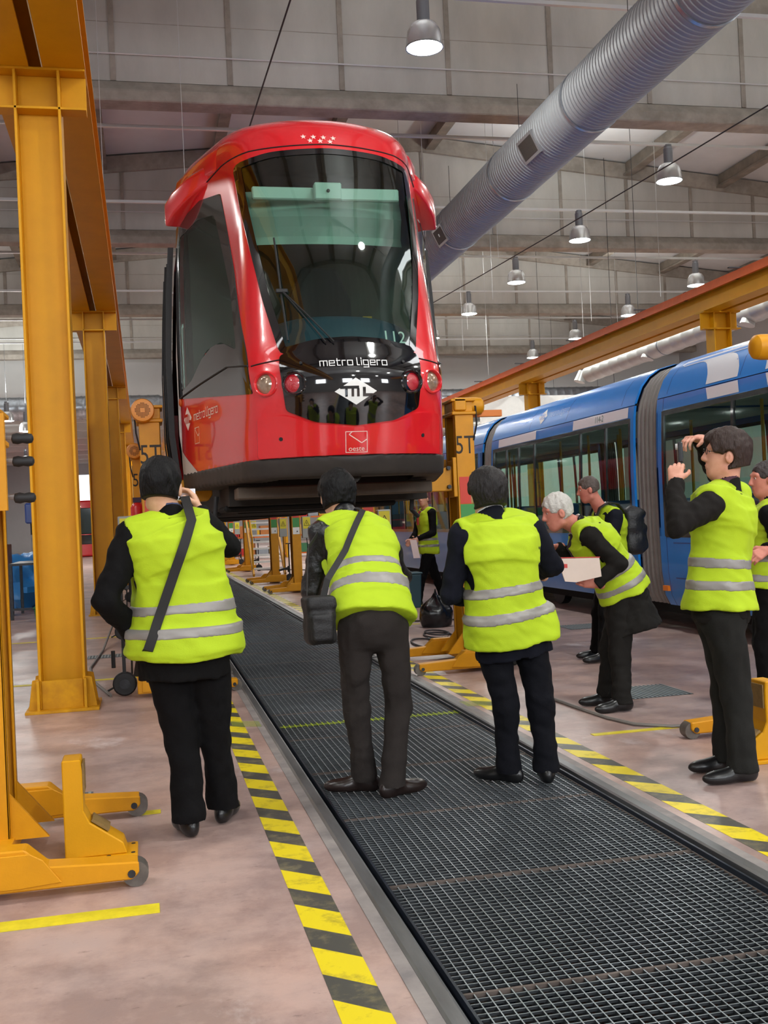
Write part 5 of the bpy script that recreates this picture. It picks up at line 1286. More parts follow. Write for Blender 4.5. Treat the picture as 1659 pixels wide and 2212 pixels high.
def person(J, label, head_f, head_u=(0, 0, 1), skin=SKIN, hair=HAIRB, hairstyle='short', jacket=None, trousers=None, shoe=None, shoe_dirs=((0, 1), (0, 1)), girth=1., arm_r=1., leg_r=1., jacket_hem=.10, vest_lo=-.02, vest_gr=.027, stripe_s=None, seed=1, h=.0095, hands=(), neck_open=.0, collar=None, tie=None, leg_cut=.055, hsize=1., vest_arm=(.075, .20), leather=False, extra=None, hem_w=1., shirt=None, flare=1.):
    J = {k: np.array(v, float) for k, v in J.items()}
    base = np.array([(J['AL'][0]+J['AR'][0])/2, (J['AL'][1]+J['AR'][1])/2, 0.])
    t = thing('person', label, 'person', tuple(base))
    rs = nz3(J['SR']-J['SL']); rh = nz3(J['HR']-J['HL']); g = girth
    up = nz3(J['N']-J['P']); fwd = np.cross(up, rs); fwd = nz3(fwd)
    P, W_, Cc, N = J['P'], J['W'], J['C'], J['N']
    dn = nz3(P-W_); dn = nz3(dn+np.array([0, 0, -.8])) if up[2] < .95 else dn
    low = P+dn*max(.02, jacket_hem)
    shc = (J['SL']+J['SR'])/2; shw = np.linalg.norm(J['SR']-J['SL'])/2
    secs = lambda lowp, lw: [(lowp, rh, .178*g*lw, .135*g*lw), (P, rh, .172*g*lw, .130*g*lw), (W_, (rh+rs)/2, .158*g, .115*g), (Cc, rs, .172*g, .122*g), (shc*.55+Cc*.45, rs, .165*g*.5+.5*shw*.95, .112*g), (shc*.55+N*.45+up*.01, rs, shw*.80, .085)]
    TR = Torso([(low, rh, .178*g*flare, .135*g*flare)]+secs(low, 1.)[1:]) if jacket_hem > 0 else Torso([(P+(W_-P)*.12, rh, .165*g, .122*g)]+secs(low, 1.)[2:])
    if vest_lo >= .03: TV = Torso(secs(P+dn*vest_lo, 1.03*hem_w))
    else: q_ = secs(low, 1.03*hem_w); TV = Torso([(P+(W_-P)*(-vest_lo), rh, .172*g*hem_w, .130*g*hem_w)]+q_[2:])
    skin_parts = []
    # --- head
    hf = nz3(head_f); hu = np.asarray(head_u, float); hu = nz3(hu-hf*(hu @ hf)); hr = np.cross(hf, hu); Hc = J['H']; z = hsize
    HL = lambda x, y, q: Hc+(hr*x+hf*y+hu*q)*z
    R = np.array([hr, hf, hu]); fh = .0055 if h < .012 else .009
    fd = Field(np.minimum(Hc, N)-.17, np.maximum(Hc, N)+.17, fh)
    fd.ell(HL(0, -.012, .030), R, np.array((.074, .094, .088))*z); fd.ell(HL(0, .022, -.025), R, np.array((.060, .070, .088))*z, k=.03)
    fd.ell(HL(0, .052, -.088), R, np.array((.033, .030, .026))*z, k=.03); fd.cap(HL(-.045, .0, -.075), HL(0, .05, -.095), .022*z, .02*z, .025); fd.cap(HL(.045, .0, -.075), HL(0, .05, -.095), .022*z, .02*z, .025)
    fd.cap(HL(0, .086, .022), HL(0, .106, -.020), .008*z, .012*z, .012); fd.ell(HL(0, .094, -.026), R, np.array((.017, .014, .010))*z, k=.008)
    fd.cap(HL(-.042, .070, .036), HL(.042, .070, .036), .014*z, .014*z, .015)
    fd.ell(HL(0, .082, -.054), R, np.array((.024, .014, .007))*z, k=.006); fd.ell(HL(0, .080, -.066), R, np.array((.021, .013, .007))*z, k=.006)
    for s_ in (-1, 1):
        fd.ell(HL(s_*.031, .086, .014), R, np.array((.017, .012, .010))*z, k=.008, op='cut'); fd.ell(HL(s_*.031, .070, .013), R, np.array((.013, .013, .012))*z, k=.003)
        fd.ell(HL(s_*.080, -.004, -.012), R, np.array((.011, .021, .032))*z, k=.006); fd.ell(HL(s_*.090, .006, -.010), R, np.array((.006, .010, .017))*z, k=.004, op='cut')
    fd.cap(HL(0, -.022, -.05), N-up*.03+fwd*.0, .056*z, .066, .03)
    skin_parts.append(fd.mesh())
    # --- hands
    for (wr, D, Nn, side, curl, th) in hands:
        w0 = np.asarray(wr, float); q = Field(w0-.17, w0+.17, .0042 if h < .012 else .008); hand_shape(q, w0, D, Nn, side, curl, 1., th); skin_parts.append(q.mesh())
    # --- core under the clothes
    allp = np.array([J[k] for k in ('N', 'P', 'SL', 'SR', 'EL', 'ER', 'WL', 'WR', 'KL', 'KR', 'AL', 'AR', 'HL', 'HR')])
    q = Field(allp.min(0)-.12, allp.max(0)+.12, .022)
    q.cap(N, Cc, .05, .10, .03); q.cap(Cc, W_, .10, .09, .03); q.cap(W_, P, .09, .10, .03)
    for a in 'LR':
        q.cap(J['S'+a]*.7+N*.3, J['E'+a], .04, .034, .02); q.cap(J['E'+a], J['W'+a], .034, .026, .02); q.cap(J['H'+a], J['K'+a], .065, .05, .02); q.cap(J['K'+a], J['A'+a], .045, .035, .02)
    skin_parts.append(q.mesh())
    body = body_part('body', merge(skin_parts), skin, t, base)
    # eyes
    for s_ in (-1, 1):
        mb = MB(); c = HL(s_*.031, .0735, .014)-base; mb.ellipsoid(tuple(c), (.0105, .0105, .0105), 10, 8); e = mb.build('eye', mat('eye white', rgb(226, 220, 214), .3), body, smooth=.9)
        mb = MB(); c = HL(s_*.031, .0815, .014)-base; mb.ellipsoid(tuple(c), (.0048, .0048, .0048), 8, 6); mb.build('pupil', BLACK, body, smooth=.9)
    # --- hair
    fd = Field(Hc-.17, Hc+.17, fh)
    th = {'short': .014, 'full': .026, 'thin': .010, 'crop': .008}[hairstyle]
    rr = np.array((.074, .094, .088))+th
    fd.ell(HL(0, -.014, .034), R, rr*z); fd.ell(HL(0, -.035, -.02), R, np.array((.070, .066, .085))*z+th*.8, k=.02)
    if hairstyle == 'full': fd.ell(HL(.01, .05, .085), R, np.array((.065, .05, .035))*z, k=.03)
    fd.wrinkle(.0024 if hairstyle != 'full' else .0034, 95, seed+5, 6, dirn=hr*.8+hf*.5); fd.wrinkle(.0016, 190, seed+6, 6, dirn=hr*.5-hf*.7)
    fd.ell(HL(0, .112, -.045), R, np.array((.085, .085, .120))*z, k=.008, op='cut'); fd.plane(HL(0, 0, {'crop': -.05, 'full': -.074}.get(hairstyle, -.060)), nz3(-hu+.25*-hf))
    fd.rbox(HL(0, .115, -.10), R, np.array((.14, .095, .105))*z, .03, k=.012, op='cut')
    for s_ in (-1, 1): fd.ell(HL(s_*.095, .004, -.022), R, np.array((.045, .030, .042))*z, k=.010, op='cut')
    body_part('hair', fd.mesh(), hair, t, base)
    # --- trousers
    lp = np.array([J[k] for k in ('P', 'HL', 'HR', 'KL', 'KR', 'AL', 'AR')])
    fd = Field(lp.min(0)-np.array((.2, .2, .02)), lp.max(0)+.2, h)
    fd.ell(P-up*.01, np.array([rh, np.cross(nz3(up), rh), up]), (.165*g, .135*g, .14), k=.03)
    for a in 'LR':
        hp, kn, an = J['H'+a], J['K'+a], J['A'+a]
        fd.cap(hp, kn, .098*leg_r*g**.5, .072*leg_r, .035); fd.cap(kn, an+(kn-an)*.28, .072*leg_r, .064*leg_r, .02); fd.cap(an+(kn-an)*.28, an-np.array((0, 0, .02)), .064*leg_r, .072*leg_r, .02)
    fd.wrinkle(.0055, 30, seed, 7); fd.wrinkle(.0024, 80, seed+3, 7); fd.plane((0, 0, leg_cut), (0, 0, -1))
    body_part('trousers', fd.mesh(), trousers, t, base)
    # --- shoes
    for a, sd in zip('LR', shoe_dirs):
        an = J['A'+a]; f = nz3((sd[0], sd[1], 0)); rr_ = np.array((f[1], -f[0], 0)); o = np.array((an[0], an[1], 0))
        fd = Field(o-np.array((.3, .3, .03)), o+np.array((.3, .3, .18)), .0065 if h < .012 else .011); Rs = np.array([rr_, f, (0, 0, 1)])
        fd.ell(o+f*.12+np.array((0, 0, .034)), Rs, (.045, .105, .040), k=.02); fd.ell(o+f*-.02+np.array((0, 0, .045)), Rs, (.039, .065, .055), k=.03); fd.cap(o+f*.0+np.array((0, 0, .06)), o+np.array((0, 0, .11)), .042, .040, .025)
        fd.cap(o+f*.02+np.array((0, 0, .075)), o+f*.1+np.array((0, 0, .045)), .034, .03, .02)
        fd.plane((0, 0, .008), (0, 0, -1)); sh_ = body_part('shoe', fd.mesh(), shoe, t, base)
        fd = Field(o-np.array((.3, .3, .02)), o+np.array((.3, .3, .06)), .0065 if h < .012 else .011)
        fd.ell(o+f*.115+np.array((0, 0, .012)), Rs, (.050, .115, .05), k=.02); fd.ell(o+f*-.025+np.array((0, 0, .012)), Rs, (.043, .068, .05), k=.02); fd.cap(o+f*.0+np.array((0, 0, .01)), o+f*.08+np.array((0, 0, .01)), .036, .036, .02)
        fd.plane((0, 0, .001), (0, 0, -1)); fd.plane((0, 0, .016), (0, 0, 1)); body_part('sole', fd.mesh(), BLACK, sh_, (0, 0, 0))
    # --- jacket with sleeves
    up_pts = np.array([low, P, W_, Cc, N, J['SL'], J['SR'], J['EL'], J['ER'], J['WL'], J['WR']])
    fd = Field(up_pts.min(0)-.26, up_pts.max(0)+np.array((.26, .26, .16)), h)
    tp = np.array([low, P, W_, Cc, N, shc])
    fd.put(lambda Q: TR.field(Q, .004)[0], tp.min(0)-.28, tp.max(0)+.28, .02, pad=0.)
    for a in 'LR':
        S_, E_, Wr = J['S'+a], J['E'+a], J['W'+a]; r = arm_r
        fd.cap(N-up*.035, S_+up*.0, .062, .066, .035); fd.cap(S_, E_, .070*r, .056*r, .03); fd.cap(E_, Wr, .056*r, .043*r, .018)
        ax = nz3(Wr-E_)
    fd.wrinkle(.0052, 34, seed+1, 7); fd.wrinkle(.0028 if not leather else .004, 85, seed+8, 7)
    for a in 'LR':
        E_, Wr = J['E'+a], J['W'+a]; ax = nz3(Wr-E_)
        fd.put(lambda Q: np.maximum(((Q-Wr) @ ax)*-1+.0, np.sqrt((((Q-Wr)-((Q-Wr) @ ax)[..., None]*ax)**2).sum(-1))-.075), Wr-.1, Wr+.1, .002, 'cut', pad=.02)
    fd.cap(N-up*.05-fwd*.01, N+nz3(J['H']-N+up*.03)*(.035 if collar is None else .012)-fwd*.008, .074, .069, .012)
    fd.cap(N-up*.01+fwd*.008, N+up*.12+fwd*.01, .058, .066, .006, 'cut')
    jk = body_part('jacket', fd.mesh(), jacket, t, base)
    # --- shirt collar
    if collar is not None:
        fd = Field(N-.16, N+.16, .0065); ax = nz3(J['H']-N+up*.05); 
        fd.cap(N-up*.03, N+ax*.048, .076, .070, .01); fd.cap(N-up*.05, N+ax*.12, .057, .060, .004, 'cut'); fd.plane(N+ax*.048-fwd*.05, nz3(ax+fwd*.3))
        body_part('shirt_collar', fd.mesh(), collar, t, base)
    if shirt is not None:
        fd = Field(Cc-.3, N+.25, .008); c0 = N+fwd*.06; c1 = Cc+fwd*.10
        def front(Q):
            d, A = TR.field(Q, .012); return np.maximum(d, np.maximum(np.abs((Q-Cc) @ rs)-.03-.35*np.maximum(0, (Q-Cc) @ up), -((Q-Cc) @ fwd)))
        fd.put(front, Cc-.28, N+.2, .004, pad=0.); fd.plane(Cc-up*.05, -up); body_part('shirt_front', fd.mesh(), shirt, t, base)
    if tie is not None:
        mb = MB(); pts = []
        for k in range(9):
            q = (N-up*.03)*(1-k/8)+(Cc-up*.06)*(k/8)
            tt = np.linspace(0, .35, 60); dd = TR.field((q+tt[:, None]*fwd).astype(np.float32), .02)[0]; i = int(np.argmax(dd > 0)) or 12; pts.append(q+fwd*(tt[i]+.004)-base)
        mb.tube([tuple(p) for p in pts], [.024]+[.016+.012*k/8 for k in range(1, 9)], 8); mb.build('necktie', tie, t, smooth=.9)
    # --- vest and its reflective bands
    fd = Field(tp.min(0)-.30, tp.max(0)+.30, h*.9)
    hem = TV.L[1]
    def vf(Q):
        d, A = TV.field(Q, vest_gr+.0); flare = .012*np.clip((.30-A)/.30, 0, 1); return d-flare
    fd.put(vf, tp.min(0)-.30, tp.max(0)+.30, .02, pad=0.)
    for a in 'LR': fd.cap(N-up*.03, J['S'+a]*.92+N*.08+up*.012, .074, .076, .03)
    fd.wrinkle(.0066, 20, seed+2, 7); fd.wrinkle(.0014, 70, seed+9, 7, dirn=(rs*.6+up))
    sgn = {'L': -1, 'R': 1}
    for a in 'LR':
        o_ = rs*sgn[a]; S_ = J['S'+a]
        fd.cap(S_+o_*.075+up*.03, S_+o_*.055-up*vest_arm[1], vest_arm[0]-.012, vest_arm[0], .012, 'cut')
        fd.cap(S_+o_*.03, J['E'+a], .066*arm_r, .055*arm_r, .008, 'cut')
    fd.cap(N-up*.012+fwd*.01, N+up*.16, .076, .10, .012, 'cut')
    if neck_open: fd.cap(N+fwd*.10, Cc+fwd*(.16)+up*.02, neck_open, .006, .01, 'cut'); fd.cap(N+fwd*.03, N+fwd*.16, neck_open, neck_open, .01, 'cut')
    vV = fd.mesh(); ve = body_part('hi_vis_vest', vV, VEST, t, base)
    F0 = fd.F.copy(); Pg = np.stack(np.meshgrid(*fd.ax, indexing='ij'), -1).astype(np.float32)
    msk = np.abs(F0) < .03; arc = np.full(F0.shape, 9., np.float32); arc[msk] = TV.field(Pg[msk], vest_gr)[1]
    tot = TV.L[-1]
    for s0 in (stripe_s or (.14*tot, .30*tot)):
        F1 = np.maximum(F0-.0025, np.abs(arc-s0)-.026); F1 = np.where(msk, F1, np.maximum(F1, .01)); F1 = np.maximum(F1, -(F0+.012))
        V, Q = surfnet(F1, fd.o, fd.h)
        if len(Q): body_part('reflective_band', (V, Q), STRIPE, ve, base)
    return t, J, base, dict(up=up, fwd=fwd, rs=rs, rh=rh, TV=TV, TR=TR, vest_gr=vest_gr, ve=ve)
def surf_out(T, p, d, gr, fl=.0):
    """first point outside the torso from p along d"""
    tt = np.linspace(0, .5, 220); dd = T.field((np.asarray(p)+tt[:, None]*np.asarray(d)).astype(np.float32), gr)[0]; i = np.argmax(dd > 0); return np.asarray(p)+np.asarray(d)*(tt[i]+fl)
def strap(pts, nrm, w, th, m, name, parent, base):
    """flat band through pts, width w across, lying flat against nrm"""
    pts = [Vector(p)-Vector(base) for p in pts]; mb = MB(); vs = []
    for i, p in enumerate(pts):
        d = (pts[min(i+1, len(pts)-1)]-pts[max(0, i-1)]).normalized(); n_ = Vector(nrm[i]).normalized(); n_ = (n_-d*n_.dot(d)).normalized(); s_ = d.cross(n_)
        vs += [p-s_*w/2, p+s_*w/2, p+s_*w/2+n_*th, p-s_*w/2+n_*th]
    mb.add(vs, [(k*4+i, k*4+(i+1) % 4, (k+1)*4+(i+1) % 4, (k+1)*4+i) for k in range(len(pts)-1) for i in range(4)]+[(0, 1, 2, 3), tuple(range(len(vs)-4, len(vs)))])
    return mb.build(name, m, parent, smooth=.7)
BLKW = cloth('black wool', rgb(12, 11, 12)); NAVY = cloth('navy wool', rgb(17, 19, 30)); BRNW = cloth('brown black wool', rgb(29, 27, 25)); GRYT = cloth('dark grey brown trousers', rgb(47, 42, 40)); DARKT = cloth('dark charcoal trousers', rgb(35, 35, 33)); BLKT = cloth('black trousers', rgb(9, 8, 10))
LEATH = mat('black leather', rgb(22, 22, 24), .38, bump=.4, bscale=60, var=.2); SHOEB = mat('black shoe leather', rgb(22, 22, 24), .3, var=.2); SHOEBR = mat('brown black shoe leather', rgb(36, 26, 24), .28, var=.2)
WSHIRT = mat('white shirt', rgb(222, 220, 222), .7)
JT = {
    'man1': dict(H=(0.088, 5.300, 1.653), N=(0.117, 5.280, 1.517), C=(0.143, 5.250, 1.342), W=(0.160, 5.250, 1.119), P=(0.161, 5.250, 0.908), SL=(-0.063, 5.240, 1.419), SR=(0.281, 5.270, 1.447), EL=(-0.188, 5.120, 1.131), ER=(0.404, 5.420, 1.353), WL=(-0.045, 5.340, 0.906), WR=(0.284, 5.620, 1.533), HL=(0.058, 5.250, 0.882), HR=(0.263, 5.250, 0.867), KL=(0.131, 5.250, 0.466), KR=(0.289, 5.300, 0.477), AL=(0.146, 5.180, 0.113), AR=(0.322, 5.360, 0.087), CAM=(0.221, 5.700, 1.624), HAND=(0.261, 5.660, 1.605)),
    'man2': dict(H=(1.085, 6.080, 1.592), N=(1.116, 5.980, 1.456), C=(1.152, 5.800, 1.267), W=(1.157, 5.600, 1.049), P=(1.144, 5.520, 0.909), SL=(0.965, 5.900, 1.390), SR=(1.303, 5.900, 1.353), EL=(0.889, 5.920, 1.072), ER=(1.428, 6.020, 1.115), WL=(0.988, 6.150, 0.826), WR=(1.398, 6.280, 0.856), HL=(1.045, 5.520, 0.874), HR=(1.239, 5.520, 0.871), KL=(1.049, 5.600, 0.455), KR=(1.274, 5.550, 0.449), AL=(1.040, 5.640, 0.092), AR=(1.203, 5.470, 0.078), BAG=(0.846, 5.400, 0.955)),
    'man3': dict(H=(1.790, 5.470, 1.575), N=(1.798, 5.450, 1.445), C=(1.825, 5.420, 1.240), W=(1.851, 5.420, 0.981), P=(1.867, 5.430, 0.764), SL=(1.630, 5.420, 1.340), SR=(2.031, 5.470, 1.361), EL=(1.554, 5.450, 1.042), ER=(2.156, 5.520, 1.153), WL=(1.742, 5.740, 0.980), WR=(2.174, 5.800, 1.095), HL=(1.762, 5.430, 0.729), HR=(1.969, 5.430, 0.739), KL=(1.834, 5.460, 0.413), KR=(2.025, 5.440, 0.405), AL=(1.859, 5.520, 0.077), AR=(2.049, 5.460, 0.097)),
    'man4': dict(H=(2.918, 7.320, 1.442), N=(3.071, 7.330, 1.348), C=(3.212, 7.330, 1.196), W=(3.350, 7.330, 0.975), P=(3.414, 7.330, 0.794), SL=(3.074, 7.130, 1.261), SR=(3.211, 7.530, 1.273), EL=(3.247, 7.020, 1.058), ER=(3.123, 7.580, 1.093), WL=(3.076, 7.060, 0.923), WR=(2.986, 7.550, 1.180), HL=(3.355, 7.230, 0.770), HR=(3.449, 7.430, 0.765), KL=(3.297, 7.200, 0.392), KR=(3.326, 7.420, 0.400), AL=(3.277, 7.140, 0.070), AR=(3.289, 7.420, 0.118), HAND=(3.005, 7.040, 0.941), FOLD=(2.951, 7.030, 1.048)),
    'man5': dict(H=(4.153, 9.600, 1.660), N=(4.290, 9.620, 1.456), C=(4.366, 9.640, 1.265), W=(4.379, 9.650, 0.951), P=(4.357, 9.650, 0.707), SL=(4.342, 9.440, 1.375), SR=(4.390, 9.840, 1.392), EL=(4.264, 9.360, 1.117), ER=(4.362, 9.920, 1.105), WL=(4.036, 9.300, 0.979), WR=(4.188, 9.850, 0.979), HL=(4.319, 9.550, 0.670), HR=(4.390, 9.750, 0.668), KL=(4.232, 9.500, 0.348), KR=(4.272, 9.750, 0.347), AL=(4.190, 9.480, 0.055), AR=(4.258, 9.780, 0.079), PACK=(4.619, 9.700, 1.231)),
    'man6': dict(H=(4.518, 17.200, 1.747), N=(4.562, 17.220, 1.577), C=(4.569, 17.220, 1.385), W=(4.572, 17.220, 1.116), P=(4.570, 17.220, 0.909), SL=(4.603, 17.030, 1.511), SR=(4.543, 17.400, 1.519), EL=(4.606, 16.980, 1.192), ER=(4.438, 17.420, 1.214), WL=(4.335, 16.980, 1.099), WR=(4.306, 17.300, 1.082), HL=(4.537, 17.100, 0.875), HR=(4.582, 17.330, 0.868), KL=(4.415, 17.100, 0.478), KR=(4.705, 17.350, 0.489), AL=(4.326, 17.100, 0.080), AR=(4.859, 17.500, 0.139), PAPER=(4.257, 16.950, 0.907)),
    'man7': dict(H=(3.012, 5.150, 1.702), N=(3.006, 5.150, 1.545), C=(2.977, 5.140, 1.358), W=(2.947, 5.140, 1.103), P=(2.936, 5.140, 0.889), SL=(2.805, 4.980, 1.442), SR=(3.177, 5.330, 1.470), EL=(2.599, 4.930, 1.343), ER=(3.195, 5.600, 1.657), WL=(2.679, 5.080, 1.574), WR=(3.022, 5.420, 1.812), HL=(2.894, 5.050, 0.870), HR=(2.975, 5.240, 0.855), KL=(2.974, 5.080, 0.452), KR=(3.021, 5.280, 0.438), AL=(2.974, 5.060, 0.066), AR=(3.029, 5.300, 0.063), HANDL=(2.732, 5.160, 1.673), HANDR=(2.894, 5.360, 1.819), CAM=(2.779, 5.220, 1.758)),
    'man8': dict(H=(4.182, 6.650, 1.600), N=(4.209, 6.650, 1.442), C=(4.219, 6.650, 1.298), W=(4.202, 6.650, 1.044), P=(4.178, 6.650, 0.854), SL=(4.085, 6.450, 1.359), SR=(4.340, 6.850, 1.376), EL=(4.150, 6.430, 1.130), ER=(4.305, 6.900, 1.097), WL=(3.992, 6.370, 1.130), WR=(4.136, 6.750, 1.044), HL=(4.120, 6.550, 0.831), HR=(4.225, 6.750, 0.820), KL=(4.060, 6.550, 0.490), KR=(4.177, 6.750, 0.461), AL=(4.085, 6.550, 0.112), AR=(4.234, 6.800, 0.126)),
}
def fix(n, **k): JT[n].update(k)
def setz(n, **k):
    for a, z in k.items(): v = JT[n][a]; JT[n][a] = (v[0], v[1], z)
setz('man3', H=1.555, P=.86, HL=.82, HR=.82, KL=.44, KR=.44); setz('man5', P=.88, W=1.06, HL=.84, HR=.84, KL=.44, KR=.44, H=1.64)
setz('man4', P=.84, HL=.80, HR=.80); setz('man8', KL=.46, KR=.46, AL=.08, AR=.08, HL=.84, HR=.84)
fix('man2', AL=(1.09, 5.64, .092))
# 1 photographer at left, seen from behind
t1, J1, b1, f1 = person(JT['man1'], 'man in black suit and yellow vest photographing the tram, hand on hip', (.22, 1, .04), (.03, 0, 1), SKINA, HAIRB, 'short', BLKW, BLKT, SHOEB, ((-.25, 1), (.35, 1)), girth=1.18, arm_r=1.08, leg_r=1.10, jacket_hem=.17, vest_lo=.03, stripe_s=(.085, .195), seed=11, hsize=1.13, collar=mat('blue grey shirt', rgb(58, 66, 98), .7), vest_arm=(.08, .22), hem_w=1.10,
    hands=((JT['man1']['WR'], (-.25, .35, .9), (-1, .25, 0), -1, .42, .7), (JT['man1']['WL'], (.6, .6, -.5), (.6, -.6, .2), 1, .4, .5)))
# 2 man bending forward
t2, J2, b2, f2 = person(JT['man2'], 'man in black leather jacket and yellow vest bending forward over the grating', (-.12, 1, -.12), (0, .1, 1), SKINA, HAIRB, 'full', LEATH, GRYT, SHOEBR, ((-1, .35), (1, .45)), girth=1.02, leg_r=.94, jacket_hem=0, vest_lo=-.12, stripe_s=(.15, .275), seed=23, hsize=1.08, collar=None, leather=True, hem_w=1.08, vest_arm=(.075, .2),
    hands=((JT['man2']['WL'], (.6, .7, .1), (0, -.3, 1), 1, .4, .5), (JT['man2']['WR'], (-.6, .7, .1), (0, -.3, 1), -1, .4, .5)))
# 3 man standing with his back to the camera
t3, J3, b3, f3 = person(JT['man3'], 'man in navy suit and yellow vest standing on the grating, back to the camera', (-.06, 1, .05), (-.04, 0, 1), SKINA, mat('dark brown black hair', rgb(24, 20, 20), .5, bump=.7, bscale=190, stretch=(1, 1, .18), spec=.35), 'full', NAVY, cloth('navy black trousers', rgb(14, 15, 22)), SHOEB, ((-.7, .8), (.25, 1)), girth=1.08, leg_r=.98, jacket_hem=.16, vest_lo=.075, stripe_s=(.145, .268), seed=37, hsize=1.04, collar=WSHIRT, hem_w=1.04, vest_arm=(.08, .24),
    hands=((JT['man3']['WL'], (.3, .9, .3), (.9, -.3, 0), 1, .5, .6), (JT['man3']['WR'], (-.5, .8, .3), (-.9, -.3, 0), -1, .5, .6)))
# 4 grey haired man leaning forward
GREYH = mat('silver grey hair', rgb(186, 182, 176), .55, bump=.6, bscale=80)
t4, J4, b4, f4 = person(JT['man4'], 'grey haired man in dark suit and yellow vest leaning forward with a folder', (-1, .05, -.28), (-.25, 0, 1), SKINR, GREYH, 'short', BRNW, BRNW, SHOEB, ((-1, -.1), (-1, .1)), girth=1.14, hsize=1.06, leg_r=1.05, flare=1.32, jacket_hem=.27, vest_lo=-.05, stripe_s=(.07, .19), seed=41, collar=WSHIRT, shirt=WSHIRT, tie=mat('dark patterned tie', rgb(52, 34, 48), .6, var=.4, vscale=40), neck_open=.07, hem_w=1.05,
    hands=((JT['man4']['WL'], (-.9, -.1, .25), (.1, 1, .1), 1, .45, .6), (JT['man4']['WR'], (-1, 0, -.1), (0, -.4, -1), -1, .45, .5)))
# 5 man with a backpack behind him
BRNH = mat('short grey brown hair', rgb(78, 66, 60), .55, bump=.5, bscale=90)
t5, J5, b5, f5 = person(JT['man5'], 'man with black backpack and yellow vest facing left before the blue tram', (-1, .22, -.22), (0, 0, 1), SKINR, BRNH, 'crop', cloth('dark blue suit', rgb(19, 21, 30)), BLKT, SHOEB, ((-1, 0), (-1, .1)), girth=1., jacket_hem=.14, vest_lo=.03, seed=53, h=.013, collar=WSHIRT, shirt=WSHIRT, neck_open=.07,
    hands=((JT['man5']['WL'], (-.9, .2, -.3), (0, 1, 0), 1, .5, .5), (JT['man5']['WR'], (-.9, -.2, -.3), (0, -1, 0), -1, .5, .5)))
# 6 man walking in the background
t6, J6, b6, f6 = person(JT['man6'], 'man in yellow vest walking beside the blue bin in the background', (-.62, -.78, 0), (0, 0, 1), SKIN, mat('brown hair', rgb(92, 62, 48), .5, bump=.5, bscale=90), 'thin', BLKW, BLKT, SHOEB, ((-1, -.1), (-.9, .2)), girth=1., jacket_hem=.06, vest_lo=.03, seed=61, h=.015, collar=mat('dark shirt', rgb(40, 36, 40), .7), neck_open=.06, shirt=mat('pale shirt', rgb(206, 190, 184), .7), tie=mat('red tie', rgb(150, 30, 30), .6),
    hands=((JT['man6']['WL'], (-.6, 0, -.7), (0, 1, 0), 1, .5, .5), (JT['man6']['WR'], (-.6, 0, -.7), (0, -1, 0), -1, .5, .5)))
# 7 tall photographer at right
DBRN = mat('dark brown hair', rgb(50, 35, 30), .5, bump=.7, bscale=190, stretch=(1, 1, .2), spec=.35)
t7, J7, b7, f7 = person(JT['man7'], 'tall man with glasses and yellow vest holding up a phone at right', (-.95, .30, .10), (0, 0, 1), SKIN, DBRN, 'full', cloth('dark brown jacket', rgb(28, 25, 23)), DARKT, SHOEB, ((-1, .05), (-1, .1)), girth=1.04, leg_r=1.08, jacket_hem=.03, vest_lo=-.10, stripe_s=(.115, .225), seed=71, collar=mat('plum collar', rgb(66, 28, 46), .7), hem_w=1.12, hsize=1.06, vest_arm=(.085, .16),
    hands=((JT['man7']['WL'], (.35, .45, .85), (.55, .75, -.3), 1, .5, .5), (JT['man7']['WR'], (-1, -.42, .06), (-.1, 0, -1), -1, .55, .7)))
# 8 man cut off by the right edge
t8, J8, b8, f8 = person(JT['man8'], 'dark haired man in yellow vest cut off by the right picture edge', (-1, .15, -.05), (0, 0, 1), SKINR, mat('dark cropped hair', rgb(44, 34, 34), .5, bump=.5, bscale=90), 'crop', BLKW, BLKT, SHOEB, ((-1, 0), (-1, .1)), girth=1.05, jacket_hem=.04, vest_lo=-.05, seed=83, stripe_s=(.05, .19), h=.0105,
    hands=((JT['man8']['WL'], (-.85, -.1, -.35), (.2, .8, -.5), 1, .55, .6), (JT['man8']['WR'], (-.7, 0, -.5), (0, -1, 0), -1, .5, .5)))
# trailing pieces of clothing
mb = MB(); q = np.array(JT['man7']['H'])-b7; hf = nz3((-.95, .30, .10)); hu = np.array((0, 0, 1.)); hr = np.cross(hf, hu)
for s_ in (-1, 1):
    c = q+hr*.033*s_+hf*.102+hu*.016; ring = [tuple(c+hr*.022*math.cos(a)+hu*.016*math.sin(a)) for a in np.linspace(0, 2*PI, 15)]; mb.tube(ring, .0018, 5); mb.tube([tuple(c+hr*.022*s_), tuple(q+hr*.083*s_+hf*.01+hu*.012)], .0018, 5)
mb.tube([tuple(q+hr*.012+hf*.108+hu*.018), tuple(q-hr*.012+hf*.108+hu*.018)], .0018, 5); mb.build('glasses', mat('dark wire', rgb(40, 36, 40), .3, .6), t7, smooth=.9)
up, fw, rs = f7['up'], f7['fwd'], f7['rs']; N = np.array(JT['man7']['N'])
mb = MB(); mb.tube([tuple(N+rs*.06*math.cos(a)-fw*.075*math.sin(a)*.9+up*.012-b7) for a in np.linspace(-.6, PI+.6, 14)], .007, 6); mb.build('lanyard', mat('orange cord', rgb(224, 96, 30), .6), t7, smooth=.9)

